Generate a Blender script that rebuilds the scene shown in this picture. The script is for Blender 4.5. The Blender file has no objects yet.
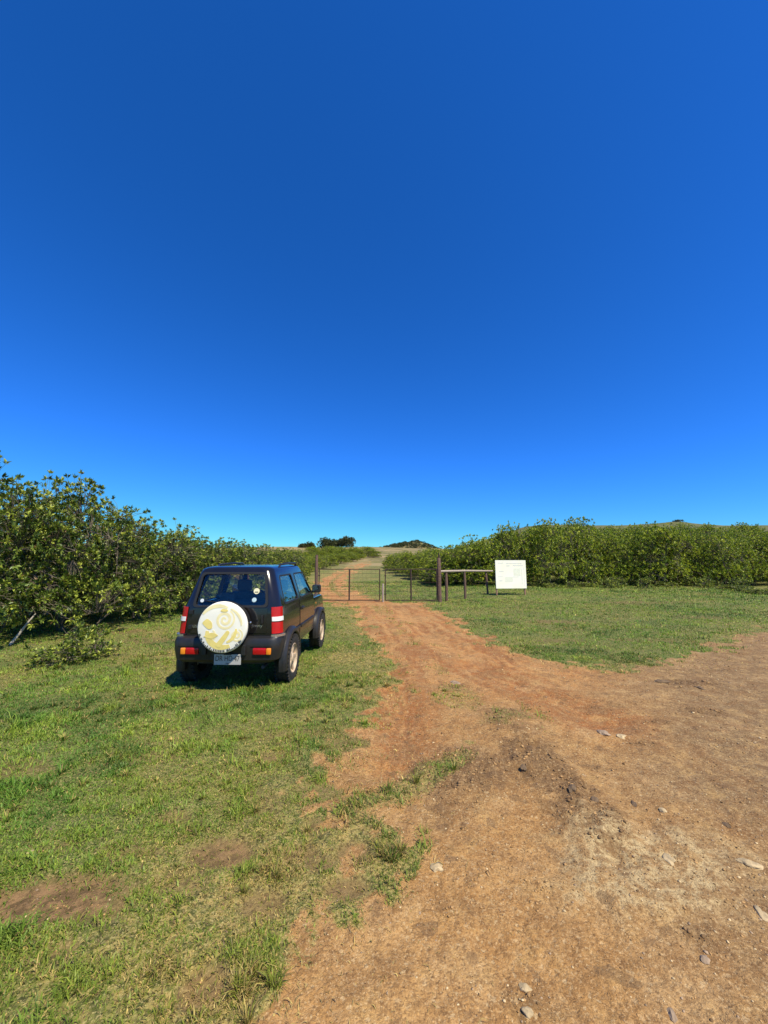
import bpy, bmesh, math, random
import numpy as np
from mathutils import Vector, Matrix
PI = math.pi
R = math.radians
scene = bpy.context.scene
COL = scene.collection
random.seed(7)
RNG = np.random.default_rng(11)

# ------------------------------------------------------------------ camera numbers
F_PX, CAM_H, PITCH = 385.0, 1.70, R(7.84)

def G(u, v, h=0.0):
    """world point at height h seen at photo position (u, v): used to lay out the site plan in metres"""
    dx, dy = (u - 384) / F_PX, -(v - 512) / F_PX
    wy = math.cos(PITCH) - math.sin(PITCH) * dy
    wz = math.sin(PITCH) + math.cos(PITCH) * dy
    t = (h - CAM_H) / wz
    return (dx * t, wy * t)

# ------------------------------------------------------------------ numpy noise
_P = np.random.default_rng(3).random((256, 256))
def vnoise(x, y, seed=0):
    x = np.asarray(x, float) + seed * 17.31; y = np.asarray(y, float) + seed * 9.77
    xi = np.floor(x).astype(int); yi = np.floor(y).astype(int)
    fx = x - xi; fy = y - yi
    fx = fx * fx * (3 - 2 * fx); fy = fy * fy * (3 - 2 * fy)
    a = _P[xi & 255, yi & 255]; b = _P[(xi + 1) & 255, yi & 255]
    c = _P[xi & 255, (yi + 1) & 255]; d = _P[(xi + 1) & 255, (yi + 1) & 255]
    return (a * (1 - fx) + b * fx) * (1 - fy) + (c * (1 - fx) + d * fx) * fy
def fbm(x, y, seed=0, o=4):
    s = 0; a = .5; n = 0
    for i in range(o):
        s = s + a * vnoise(x, y, seed + i * 3); n += a
        x = np.asarray(x) * 2.03; y = np.asarray(y) * 2.03; a *= .5
    return s / n
def sstep(a, b, x):
    t = np.clip((x - a) / (b - a), 0, 1)
    return t * t * (3 - 2 * t)
def seg_dist(x, y, pts):
    d = np.full(np.shape(x), 1e9)
    for (ax, ay), (bx, by) in zip(pts[:-1], pts[1:]):
        vx, vy = bx - ax, by - ay
        t = np.clip(((x - ax) * vx + (y - ay) * vy) / max(vx * vx + vy * vy, 1e-9), 0, 1)
        d = np.minimum(d, np.hypot(x - ax - t * vx, y - ay - t * vy))
    return d
def poly_sd(x, y, pts):
    """signed distance, positive inside"""
    inside = np.zeros(np.shape(x), bool)
    n = len(pts)
    for i in range(n):
        ax, ay = pts[i]; bx, by = pts[(i + 1) % n]
        if ay == by: continue
        c = ((ay > y) != (by > y)) & (x < (bx - ax) * (y - ay) / (by - ay) + ax)
        inside ^= c
    d = seg_dist(x, y, list(pts) + [pts[0]])
    return np.where(inside, d, -d)

# ------------------------------------------------------------------ site plan (metres, camera above the origin, +y ahead)
DIRT = [(-1.1, .9)] + [G(*p) for p in ((226,1024),(250,985),(283,935),(303,905),(320,880),(346,862),(343,840),(336,815),
        (343,795),(350,775),(360,755),(374,730),(386,705),(390,685),(383,660),(370,632),(358,612),(353,603))] + \
       [G(*p) for p in ((419,603),(448,618),(478,637),(518,655),(560,664),(620,669),(680,661),(720,645),(768,629),(860,611))] + \
       [(24, 15), (60, 24), (60, -40), (-2.0, -40)]
TRACK = [(-.2, 17), (-1.6, 19), (-3.4, 26), (-4.5, 34), (-4.7, 42), (-4.0, 54), (-2.8, 72), (0, 90), (6, 115), (8, 150)]
RUT_A = [G(*p) for p in ((356,606),(366,628),(384,665),(396,705),(398,745),(404,772))]
RUT_B = [G(*p) for p in ((396,606),(424,628),(452,650),(492,676),(540,694),(600,720))]
GREYP = [G(*p) for p in ((640,662),(650,700),(680,760),(700,820),(725,900),(745,1024))] + [(6, 1.2), (40, 4), (60, 24), (24, 15)] + [G(*p) for p in ((860,611),(768,629),(720,645),(680,661))]
DARKS = [(690,683,.42,.16,1), (705,713,.28,.09,.8), (600,706,.3,.07,.7), (590,765,.16,.08,.7), (640,742,.14,.07,.8), (455,686,.34,.14,.6), (405,606,1.0,.4,.5), (438,655,.3,.2,.5), (720,670,.5,.12,.5),
         (660,722,.2,.05,.6), (730,745,.15,.05,.7), (612,855,.2,.1,.45), (575,860,.14,.08,.4), (530,1000,.08,.06,.5), (700,935,.1,.08,.8), (445,905,.16,.05,.3), (650,655,.5,.15,.5)]
MIDDLE = [G(*p) for p in ((378,606),(400,628),(424,650),(446,672),(470,700))]
MOUND = G(470, 775); RIDGE = [G(*p) for p in ((500,715),(530,750),(560,785),(590,820))]
PALE = G(650, 870)
STRIP = [G(*p) for p in ((352,806),(400,792),(452,766))]
TUFTS = [(G(505,722), .42, .75), (G(535,716), .26, .6), (G(468,742), .13, .8), (G(461,760), .16, .9), (G(445,772), .18, .85), (G(388,856), .09, .7), (G(364,862), .10, .4),
         (G(360,812), .2, .8), (G(252,985), .2, 1), (G(360,884), .09, .8), (G(475,697), .18, .4), (G(372,676), .3, .8),
         (G(340,905), .12, .6), (G(430,783), .16, .7)]
BARE = [(G(32,897), .46, .19, .95), (G(88,882), .2, .11, .9), (G(222,848), .18, .12, .85), (G(205,985), .1, .08, .7), (G(262,900), .1, .08, .6), (G(300,850), .12, .08, .6), (G(352,850), .10, .10, .7), (G(345,885), .12, .08, .7), (G(322,862), .10, .06, .6), (G(60,945), .1, .06, .5), (G(130,850), .2, .06, .5), (G(172,816), .13, .09, .6), (G(60,845), .15, .1, .35), (G(300,735), .35, .14, .45),
        (G(283,756), .22, .12, .6), (G(150,756), .3, .1, .35), (G(15,770), .4, .2, .4), (G(318,820), .12, .1, .5), (G(118,630), .9, .5, .6),
        (G(155,640), .9, .4, .4), (G(560,622), 1.1, .5, .5), (G(500,612), .8, .3, .4), (G(640,604), 2.4, .5, .45), (G(700,618), 1.2, .5, .4),
        (G(425,640), .5, .2, .3), (G(322,790), .3, .2, .45), (G(255,800), .3, .2, .3), (G(352,740), .3, .35, .45), (G(370,770), .3, .2, .7),
        (G(560,640), .6, .3, .4), (G(640,640), .7, .3, .35), (G(180,880), .15, .1, .4)]

def terrain_big(x, y):
    x = np.asarray(x, float); y = np.asarray(y, float)
    d = np.maximum(y, 1.0)
    t = x / d
    def ramp(a, k): return np.logaddexp(0, (y - a) / k) * k      # soft start
    rt = sstep(.16, .42, t)
    z = .054 * ramp(29, 2.5) * (1 - rt) + rt * (.155 * ramp(31, 1.5) - .058 * ramp(54, 6))
    # the crest: beyond it the land falls away again
    crest = 300 + 420 * rt
    z = z - .10 * np.logaddexp(0, (y - crest) / 12) * 12
    z = z + rt * .012 * ramp(130, 15)
    z = z + 18.5 * np.exp(-(((x - 36) / 30) ** 2 + ((y - 440) / 45) ** 2)) + 8 * np.exp(-(((x + 2) / 24) ** 2 + ((y - 430) / 40) ** 2))
    z = z + 3.2 * np.exp(-(((x - 452) / 14) ** 2 + ((y - 590) / 30) ** 2)) + 3 * np.exp(-(((x - 440) / 70) ** 2 + ((y - 600) / 60) ** 2))
    z = z + .16 * sstep(16, 24, y) * sstep(3, 6, x) * sstep(34, 27, y)
    r = np.hypot(x, y)
    z = z + (fbm(x / 9, y / 9, 5, 3) - .5) * .18 * sstep(9, 25, r) + (fbm(x / 60, y / 60, 8, 3) - .5) * 5 * sstep(80, 300, r)
    return z

def masks(x, y):
    x = np.asarray(x, float); y = np.asarray(y, float)
    r = np.hypot(x, y)
    n1 = fbm(x / .5, y / .5, 1, 4) - .5; n2 = fbm(x / .12, y / .12, 2, 3) - .5
    sd = poly_sd(x, y, DIRT)
    sd = np.maximum(sd, 1.3 - .012 * np.clip(y - 20, 0, 60) - 2.5 * sstep(62, 84, y) - seg_dist(x, y, TRACK) + .3 * (fbm(x / 2, y / 2, 9) - .5))
    amp = .35 + .02 * r
    dirt = sstep(-.26, .2, sd + n1 * amp * 2.5 + n2 * .9)
    g = np.zeros_like(x)
    crown = sstep(.42, .12, seg_dist(x, y, TRACK) + n1 * .8) * sstep(19, 22, y) * .55          # grass down the middle of the far track
    crown = np.maximum(crown, .42 * sstep(.42, .10, seg_dist(x, y, MIDDLE) + n1 * 1.3 + .9 * (fbm(x / .9, y / .9, 17, 2) - .42)))
    g = np.maximum(g, crown)
    g = np.maximum(g, .62 * sstep(.24, .05, seg_dist(x, y, STRIP) + n1 * .25))
    for (c, rad, a) in TUFTS:
        q = np.hypot(x - c[0], (y - c[1]))
        g = np.maximum(g, (a if rad < .135 or c[1] < 2.6 else a * .62) * sstep(rad * 1.25, rad * .2, q + n1 * rad * 2.2))
    dirt = dirt * (1 - g)
    bare = np.zeros_like(x)
    for (c, rx, ry, a) in BARE:
        q = np.hypot((x - c[0]) / rx, (y - c[1]) / ry)
        bare = np.maximum(bare, a * sstep(1.25, .55, q + n1 * 1.0))
    rutd = np.minimum(seg_dist(x, y, RUT_A), seg_dist(x, y, RUT_B))
    orange = np.maximum(sstep(4.2, 7.0, y + n1 * 1.5) * sstep(4.2, 2.2, x - (y - 6) * .12 + n1), sstep(.75, .2, rutd + n1 * .4) * .9 * sstep(2.8, 4.2, y))
    grey = sstep(-.9, .7, poly_sd(x, y, GREYP) + n1 * 1.2)
    q = np.hypot((x - MOUND[0]) / .5, (y - MOUND[1]) / .55)
    dark = .9 * sstep(1.25, .3, q + n1 * .9 + n2 * .5)
    dark = np.maximum(dark, .8 * sstep(.34, .06, seg_dist(x, y, RIDGE) + n1 * .5 + n2 * .35))
    for (u_, v_, rx, ry, a) in DARKS:
        c = G(u_, v_); q = np.hypot((x - c[0]) / rx, (y - c[1]) / ry)
        dark = np.maximum(dark, a * sstep(1.5, .2, q + n1 * 1.6 + n2 * 1.2))
    q2 = np.hypot((x - PALE[0]) / .6, (y - PALE[1]) / .36)
    pale = sstep(1.2, .5, q2 + n1 * 1.3 + n2 * .6)
    # how dry the turf is: lush on the far left, strawy towards the wheel tracks
    dry = .30 + 2.0 * (fbm(x / 1.3, y / 1.3, 21, 4) - .5) + .42 * sstep(-1.7, -.1, sd) - .40 * sstep(-1.8, -3.4, x + .25 * (y - 3.5)) * sstep(9, 4, y)
    dry = dry + .15 * sstep(2.6, 1.4, y)
    dry = dry + .75 * np.minimum(g, 1) * (y < 17)
    dry = np.where((x > 2) & (y > 7), dry * .52 + .02, dry)
    streak = fbm(rutd / .13 + 3 * n1, y / 1.6, 91, 3)
    return dict(streak=streak, dirt=dirt, bare=bare, orange=orange, grey=grey, dark=dark, pale=pale, dry=np.clip(dry, 0, 1), rutd=rutd, sd=sd, n1=n1, n2=n2)

def ground_z(x, y, m=None):
    if m is None: m = masks(x, y)
    z = terrain_big(x, y)
    near = sstep(26, 8, np.hypot(x, y))
    z = z - .045 * sstep(.42, .05, m['rutd']) * m['dirt'] * sstep(3.0, 4.0, y)
    q = np.hypot((x - MOUND[0]) / .55, (y - MOUND[1]) / .6)
    z = z + .05 * sstep(1.3, .1, q) + .045 * sstep(.4, .05, seg_dist(x, y, RIDGE)) * (.4 + fbm(x / .15, y / .15, 31, 3))
    z = z + .03 * m['pale'] * (.3 + fbm(x / .2, y / .2, 33, 3))
    z = z + near * (.05 * (fbm(x / .8, y / .8, 41, 3) - .5) + .022 * (fbm(x / .17, y / .17, 42, 3) - .5) * (1 + 2.6 * m['dark']) + .010 * (fbm(x / .045, y / .045, 44, 2) - .5) * m['dirt'] * (1 + 2.5 * m['dark']))
    z = z + .035 * (m['streak'] - .5) * m['orange'] * m['dirt'] * sstep(30, 10, y)
    z = z + .02 * (1 - m['dirt']) * near * m['n1'] - .04 * near * m['bare']
    return z

def gz(x, y): return float(ground_z(np.array([x], float), np.array([y], float))[0])

# ------------------------------------------------------------------ material helpers
class NT:
    def __init__(s, name):
        s.m = bpy.data.materials.new(name); s.m.use_nodes = True
        s.t = s.m.node_tree; s.t.nodes.clear()
        s.out = s.n('ShaderNodeOutputMaterial')
    def n(s, typ, **kw):
        nd = s.t.nodes.new(typ)
        for k, v in kw.items(): setattr(nd, k, v)
        return nd
    def l(s, a, b): s.t.links.new(a, b)
    def set(s, sock, v):
        if hasattr(v, 'is_output'): s.l(v, sock)
        else: sock.default_value = v
    def mix(s, f, a, b, blend='MIX'):
        nd = s.n('ShaderNodeMix', data_type='RGBA', blend_type=blend)
        s.set(nd.inputs[0], f)
        for i, v in ((6, a), (7, b)):
            s.set(nd.inputs[i], v if hasattr(v, 'is_output') else (*v, 1))
        return nd.outputs[2]
    def math(s, op, a, b=0.0, clamp=False):
        nd = s.n('ShaderNodeMath', operation=op, use_clamp=clamp)
        s.set(nd.inputs[0], a); s.set(nd.inputs[1], b)
        return nd.outputs[0]
    def noise(s, scale, detail=4, vec=None, rough=.55):
        nd = s.n('ShaderNodeTexNoise'); nd.inputs['Scale'].default_value = scale
        nd.inputs['Detail'].default_value = detail; nd.inputs['Roughness'].default_value = rough
        if vec: s.l(vec, nd.inputs['Vector'])
        return nd.outputs[0]
    def mapr(s, v, a, b, c=0.0, d=1.0):
        nd = s.n('ShaderNodeMapRange'); s.l(v, nd.inputs[0])
        for i, q in enumerate((a, b, c, d)): nd.inputs[i + 1].default_value = q
        return nd.outputs[0]
    def attr(s, name):
        nd = s.n('ShaderNodeAttribute', attribute_name=name)
        return nd
    def bsdf(s, col, rough=.6, **kw):
        b = s.n('ShaderNodeBsdfPrincipled')
        s.set(b.inputs['Base Color'], col if hasattr(col, 'is_output') else (*col, 1))
        s.set(b.inputs['Roughness'], rough)
        for k, v in kw.items(): s.set(b.inputs[k.replace('_', ' ')], v)
        return b
    def bump(s, h, dist, strength=1.0):
        nd = s.n('ShaderNodeBump'); nd.inputs['Strength'].default_value = strength
        nd.inputs['Distance'].default_value = dist; s.l(h, nd.inputs['Height'])
        return nd.outputs[0]
    def done(s, shader):
        s.l(shader.outputs[0], s.out.inputs[0]); return s.m

def simple(name, col, rough=.5, var=.15, scale=30, bump=0, dust=0, **kw):
    t = NT(name)
    tc = t.n('ShaderNodeTexCoord').outputs['Object']
    nz = t.noise(scale, 4, tc)
    c = t.mix(t.mapr(nz, .3, .7), [v * (1 - var) for v in col], [min(1, v * (1 + var)) for v in col])
    if dust:
        nz2 = t.noise(4.5, 5, tc)
        c = t.mix(t.math('MULTIPLY', t.mapr(nz2, .4, .7), dust), c, (.33, .22, .13))
    b = t.bsdf(c, rough, **kw)
    if bump: t.l(t.bump(nz, bump), b.inputs['Normal'])
    return t.done(b)

# ------------------------------------------------------------------ mesh helpers
def tag(o, label=None, cat=None, group=None, kind=None):
    if label: o['label'] = label
    if cat: o['category'] = cat
    if group: o['group'] = group
    if kind: o['kind'] = kind
    return o
def thing(name, label, cat, loc=(0, 0, 0), rz=0, group=None):
    o = bpy.data.objects.new(name, None); COL.objects.link(o)
    o.location = loc; o.rotation_euler = (0, 0, rz); o.empty_display_size = .2
    return tag(o, label, cat, group)
def link_mesh(name, me, mat=None, parent=None):
    o = bpy.data.objects.new(name, me); COL.objects.link(o)
    if mat: me.materials.clear(); me.materials.append(mat)
    if parent: o.parent = parent
    return o
def np_mesh(name, V, faces_flat, sizes, attrs=None, smooth=False):
    me = bpy.data.meshes.new(name)
    me.vertices.add(len(V)); me.vertices.foreach_set('co', np.asarray(V, np.float32).ravel())
    me.loops.add(len(faces_flat)); me.loops.foreach_set('vertex_index', np.asarray(faces_flat, np.int32))
    sizes = np.asarray(sizes, np.int32)
    me.polygons.add(len(sizes))
    me.polygons.foreach_set('loop_start', np.concatenate([[0], np.cumsum(sizes)[:-1]]).astype(np.int32))
    me.polygons.foreach_set('loop_total', sizes)
    if smooth: me.polygons.foreach_set('use_smooth', np.ones(len(sizes), bool))
    me.update(calc_edges=True)
    for k, a in (attrs or {}).items():
        a = np.asarray(a, np.float32)
        if a.ndim == 2:
            at = me.attributes.new(k, 'FLOAT_COLOR', 'POINT'); at.data.foreach_set('color', np.c_[a, np.ones(len(a))].astype(np.float32).ravel())
        else:
            at = me.attributes.new(k, 'FLOAT', 'POINT'); at.data.foreach_set('value', a)
    return me

class MB:
    """collects shapes, then links them as ONE mesh object"""
    def __init__(s): s.v = []; s.f = []
    def add(s, vs, fs):
        b = len(s.v); s.v += [tuple(v) for v in vs]; s.f += [tuple(i + b for i in f) for f in fs]; return s
    def box(s, c, size, bev=0, rot=None):
        bm = bmesh.new(); bmesh.ops.create_cube(bm, size=1)
        bmesh.ops.scale(bm, vec=size, verts=bm.verts)
        if bev: bmesh.ops.bevel(bm, geom=bm.edges[:], offset=bev, segments=2, affect='EDGES', profile=.6)
        if rot is not None: bmesh.ops.rotate(bm, cent=(0, 0, 0), matrix=rot, verts=bm.verts)
        bm.verts.index_update()
        s.add([Vector(v.co) + Vector(c) for v in bm.verts], [[v.index for v in f.verts] for f in bm.faces]); bm.free(); return s
    def tube(s, pts, rad, n=8, cap=True):
        pts = [Vector(p) for p in pts]
        if not hasattr(rad, '__len__'): rad = [rad] * len(pts)
        vs = []; fs = []
        for i, p in enumerate(pts):
            d = (pts[min(i + 1, len(pts) - 1)] - pts[max(i - 1, 0)]).normalized()
            a = d.orthogonal().normalized() if i == 0 else (a - d * a.dot(d)).normalized()
            b = d.cross(a)
            for k in range(n):
                q = 2 * PI * k / n
                vs.append(p + (a * math.cos(q) + b * math.sin(q)) * rad[i])
        for i in range(len(pts) - 1):
            for k in range(n):
                fs.append((i * n + k, i * n + (k + 1) % n, (i + 1) * n + (k + 1) % n, (i + 1) * n + k))
        if cap: fs += [tuple(range(n))[::-1], tuple(range((len(pts) - 1) * n, len(pts) * n))]
        return s.add(vs, fs)
    def lathe(s, prof, n=32, M=None, closed=False):
        """prof: (radius, x) pairs turned about the x axis"""
        M = M or Matrix.Identity(4); vs = []; fs = []; m = len(prof)
        for k in range(n):
            q = 2 * PI * k / n
            for r, x in prof: vs.append(M @ Vector((x, r * math.cos(q), r * math.sin(q))))
        for k in range(n):
            k2 = (k + 1) % n
            for i in range(m if closed else m - 1):
                j = (i + 1) % m
                fs.append((k * m + i, k * m + j, k2 * m + j, k2 * m + i))
        return s.add(vs, fs)
    def prism(s, poly, d0, d1, axis='y'):
        n = len(poly)
        def P(a, b, d): return {'y': (a, d, b), 'x': (d, a, b), 'z': (a, b, d)}[axis]
        s.add([P(a, b, d0) for a, b in poly] + [P(a, b, d1) for a, b in poly],
              [tuple(range(n)), tuple(range(2 * n - 1, n - 1, -1))] + [(i, i + n, (i + 1) % n + n, (i + 1) % n) for i in range(n)])
        return s
    def grid(s, P, nu, nv):
        """P(i, j) -> point"""
        s.add([P(i, j) for j in range(nv + 1) for i in range(nu + 1)],
              [(j * (nu + 1) + i, j * (nu + 1) + i + 1, (j + 1) * (nu + 1) + i + 1, (j + 1) * (nu + 1) + i) for j in range(nv) for i in range(nu)])
        return s
    def mesh(s, name):
        me = bpy.data.meshes.new(name); me.from_pydata(s.v, [], s.f)
        bm = bmesh.new(); bm.from_mesh(me); bmesh.ops.recalc_face_normals(bm, faces=bm.faces); bm.to_mesh(me); bm.free()
        return me
    def build(s, name, mat, parent=None, smooth=None):
        me = s.mesh(name)
        if smooth is not None: shade(me, smooth)
        return link_mesh(name, me, mat, parent)
def shade(me, angle):
    me.polygons.foreach_set('use_smooth', np.ones(len(me.polygons), bool))
    me.set_sharp_from_angle(angle=R(angle))

def solidify(me, th):
    """thicken an open sheet by th along its normals (keeps real thickness)"""
    bm = bmesh.new(); bm.from_mesh(me)
    bmesh.ops.solidify(bm, geom=bm.faces[:], thickness=th); bm.to_mesh(me); bm.free(); return me

def boolean(me, cutters, op='DIFFERENCE'):
    a = bpy.data.objects.new('tmp', me); COL.objects.link(a)
    tmp = [a]
    for c in cutters:
        o = bpy.data.objects.new('tmp', c); COL.objects.link(o); tmp.append(o); o.hide_render = True
        md = a.modifiers.new('b', 'BOOLEAN'); md.operation = op; md.object = o; md.solver = 'EXACT'
    dg = bpy.context.evaluated_depsgraph_get(); dg.update()
    out = bpy.data.meshes.new_from_object(a.evaluated_get(dg))
    for o in tmp:
        m = o.data; bpy.data.objects.remove(o); bpy.data.meshes.remove(m)
    return out

def text_mesh(body, size, depth=.002):
    cu = bpy.data.curves.new('t', 'FONT'); cu.body = body; cu.size = size; cu.extrude = depth; cu.align_x = 'CENTER'; cu.align_y = 'CENTER'
    o = bpy.data.objects.new('t', cu); COL.objects.link(o)
    dg = bpy.context.evaluated_depsgraph_get(); dg.update()
    me = bpy.data.meshes.new_from_object(o.evaluated_get(dg))
    bpy.data.objects.remove(o); bpy.data.curves.remove(cu)
    return me

# ------------------------------------------------------------------ world, sun, camera
SUN_EL, SUN_AZ = R(56), R(140)          # azimuth clockwise from straight ahead
w = bpy.data.worlds.new('World'); scene.world = w; w.use_nodes = True
wt = w.node_tree; wt.nodes.clear()
sky = wt.nodes.new('ShaderNodeTexSky'); sky.sky_type = 'NISHITA'; sky.sun_disc = False
sky.sun_elevation = SUN_EL; sky.sun_rotation = SUN_AZ
sky.altitude = 1200; sky.air_density = 1.0; sky.dust_density = 0.0; sky.ozone_density = 4.0
sp_ = wt.nodes.new('ShaderNodeSeparateColor'); cb_ = wt.nodes.new('ShaderNodeCombineColor')
def wmath(op, a, b):
    n = wt.nodes.new('ShaderNodeMath'); n.operation = op; wt.links.new(a, n.inputs[0]); n.inputs[1].default_value = b; return n.outputs[0]
bg = wt.nodes.new('ShaderNodeBackground'); bg.inputs[1].default_value = .0915
wo = wt.nodes.new('ShaderNodeOutputWorld')
wt.links.new(sky.outputs[0], sp_.inputs[0])
# clear dry air seen through a camera with strong blue: red falls off faster than blue
wt.links.new(wmath('MULTIPLY', wmath('POWER', wmath('MULTIPLY', sp_.outputs[0], .0465), 1.45), 13.4), cb_.inputs[0])
wt.links.new(wmath('MULTIPLY', wmath('POWER', wmath('MULTIPLY', sp_.outputs[1], .0975), 1.09), 8.85), cb_.inputs[1])
wt.links.new(wmath('MINIMUM', wmath('MULTIPLY', wmath('POWER', wmath('MULTIPLY', sp_.outputs[2], .1888), 1.15), 9.0), 7.9), cb_.inputs[2])
wt.links.new(cb_.outputs[0], bg.inputs[0]); wt.links.new(bg.outputs[0], wo.inputs[0])
sl = bpy.data.lights.new('sun', 'SUN'); sl.energy = 4.8; sl.angle = R(.53); sl.color = (1, .915, .72)
so = bpy.data.objects.new('sun', sl); COL.objects.link(so)
sd_ = Vector((math.sin(SUN_AZ) * math.cos(SUN_EL), math.cos(SUN_AZ) * math.cos(SUN_EL), math.sin(SUN_EL)))
so.rotation_euler = sd_.to_track_quat('Z', 'Y').to_euler(); so.location = (20, -10, 40)
cd = bpy.data.cameras.new('camera'); cam = bpy.data.objects.new('camera', cd); COL.objects.link(cam)
cd.sensor_fit = 'VERTICAL'; cd.sensor_height = 36; cd.lens = F_PX / 1024 * 36; cd.clip_end = 6000; cd.clip_start = .05
cam.location = (0, 0, CAM_H + float(terrain_big(0, 0))); cam.rotation_euler = (PI / 2 + PITCH, 0, 0); scene.camera = cam
vs = scene.view_settings; vs.view_transform = 'Standard'; vs.look = 'None'; vs.exposure = 0.5; vs.gamma = 1
scene.cycles.max_bounces = 8; scene.cycles.transparent_max_bounces = 12
scene.cycles.sample_clamp_indirect = 8

# ------------------------------------------------------------------ ground
def ground_material():
    t = NT('ground')
    pos = t.n('ShaderNodeNewGeometry').outputs['Position']
    A = {k: t.attr(k).outputs['Fac'] for k in ('dirt', 'bare', 'orange', 'grey', 'dark', 'pale', 'dry', 'far', 'streak', 'scrub')}
    big = t.noise(.9, 5, pos); mid = t.noise(5, 6, pos, .65); md2 = t.noise(15, 5, pos, .65); fine = t.noise(45, 5, pos, .7)
    def cells(scale, seed):
        v = t.n('ShaderNodeTexVoronoi'); v.inputs['Scale'].default_value = scale; v.inputs['Randomness'].default_value = 1
        mp = t.n('ShaderNodeMapping'); mp.inputs['Location'].default_value = (seed, seed * 2, 0); t.l(pos, mp.inputs[0])
        w_ = t.n('ShaderNodeVectorMath', operation='ADD'); t.l(mp.outputs[0], w_.inputs[0])
        nz_ = t.n('ShaderNodeTexNoise'); nz_.inputs['Scale'].default_value = scale * .8; nz_.inputs['Detail'].default_value = 2; t.l(pos, nz_.inputs['Vector'])
        sc_ = t.n('ShaderNodeVectorMath', operation='SCALE'); t.l(nz_.outputs[1], sc_.inputs[0]); sc_.inputs['Scale'].default_value = .9 / scale
        t.l(sc_.outputs[0], w_.inputs[1]); t.l(w_.outputs[0], v.inputs['Vector'])
        q = t.n('ShaderNodeSeparateColor'); t.l(v.outputs['Color'], q.inputs[0])
        return q.outputs[0], v.outputs['Distance']
    ca, da = cells(70, 3.3); cb, db = cells(150, 7.1); cc, dc = cells(16, 1.7)
    c = t.mix(A['orange'], (.39, .208, .070), (.46, .178, .044))
    c = t.mix(t.mapr(big, .42, .60, 0, .6), c, (.44, .258, .10))
    c = t.mix(t.math('MULTIPLY', A['orange'], t.mapr(A['streak'], .48, .64, 0, .8)), c, (.52, .265, .09))
    c = t.mix(t.math('MULTIPLY', A['orange'], t.mapr(A['streak'], .47, .36, 0, .85)), c, (.30, .10, .025))
    c = t.mix(t.math('MULTIPLY', A['grey'], .92), c, t.mix(t.mapr(mid, .38, .60), (.255, .172, .083), (.17, .11, .055)))
    m3 = t.noise(2.0, 5, pos, .6)
    c = t.mix(t.mapr(m3, .50, .62, 0, .5), c, (.26, .15, .062))
    c = t.mix(t.mapr(m3, .47, .36, 0, .4), c, (.50, .325, .15))
    c = t.mix(t.mapr(mid, .50, .64, 0, .55), c, (.24, .12, .042))
    c = t.mix(t.mapr(mid, .48, .36, 0, .45), c, (.50, .31, .115))
    c = t.mix(t.math('MULTIPLY', A['dark'], t.mapr(md2, .35, .55, .6, 1)), c, (.125, .072, .033))
    c = t.mix(t.math('MULTIPLY', A['pale'], t.mapr(md2, .42, .56, 1, .2)), c, (.47, .355, .18))
    c = t.mix(t.mapr(md2, .52, .66, 0, .42), c, (.20, .105, .04))
    c = t.mix(t.mapr(md2, .46, .35, 0, .3), c, (.50, .32, .145))
    c = t.mix(t.mapr(fine, .53, .66, 0, .5), c, (.17, .09, .036))
    c = t.mix(t.mapr(fine, .46, .35, 0, .35), c, (.54, .36, .17))
    c = t.mix(t.mapr(ca, .86, .99, 0, .5), c, (.14, .072, .028))
    c = t.mix(t.mapr(ca, .07, .01, 0, .45), c, (.58, .43, .23))
    c = t.mix(t.mapr(cb, .76, .99, 0, .55), c, (.14, .072, .03))
    c = t.mix(t.mapr(cb, .20, .02, 0, .32), c, (.60, .44, .24))
    c = t.mix(t.mapr(cc, .93, .98, 0, .5), c, (.15, .09, .045))
    dcol = c
    g = t.mix(t.mapr(mid, .40, .60), (.08, .125, .022), (.15, .18, .04))
    g = t.mix(t.math('MULTIPLY', A['dry'], t.mapr(md2, .40, .56, 1, .35)), g, (.36, .265, .09))
    g = t.mix(t.mapr(md2, .52, .62, 0, .7), g, (.05, .062, .016))
    g = t.mix(t.mapr(ca, .55, .95, 0, .85), g, (.04, .042, .014))
    g = t.mix(t.mapr(cb, .35, .05, 0, .7), g, (.42, .35, .14))
    g = t.mix(A['bare'], g, t.mix(t.mapr(md2, .42, .58), (.13, .078, .036), (.27, .16, .075)))
    # open hillside far away
    p2 = t.noise(.035, 6, pos, .7); p3 = t.noise(.22, 5, pos, .7)
    h = t.mix(t.mapr(p2, .42, .58), (.34, .245, .125), (.17, .155, .05))
    h = t.mix(t.mapr(p3, .5, .6, 0, .8), h, (.06, .075, .02))
    h = t.mix(t.mapr(p3, .42, .30, 0, .6), h, (.33, .245, .15))
    h = t.mix(t.math('MULTIPLY', A['scrub'], t.mapr(p3, .40, .55, .55, 1)), h, (.085, .10, .03))
    g = t.mix(A['far'], g, h)
    edge = t.math('ADD', A['dirt'], t.mapr(fine, .3, .7, -.25, .25))
    edge = t.mapr(edge, .35, .65)
    col = t.mix(edge, g, dcol)
    b = t.bsdf(col, .92, Specular_IOR_Level=.18)
    hgt = t.math('ADD', t.math('MULTIPLY', md2, .55), t.math('ADD', t.math('MULTIPLY', ca, .10), t.math('ADD', t.math('MULTIPLY', cb, .07), t.math('MULTIPLY', fine, .16))))
    t.l(t.bump(hgt, .05, .9), b.inputs['Normal'])
    return t.done(b)

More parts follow.
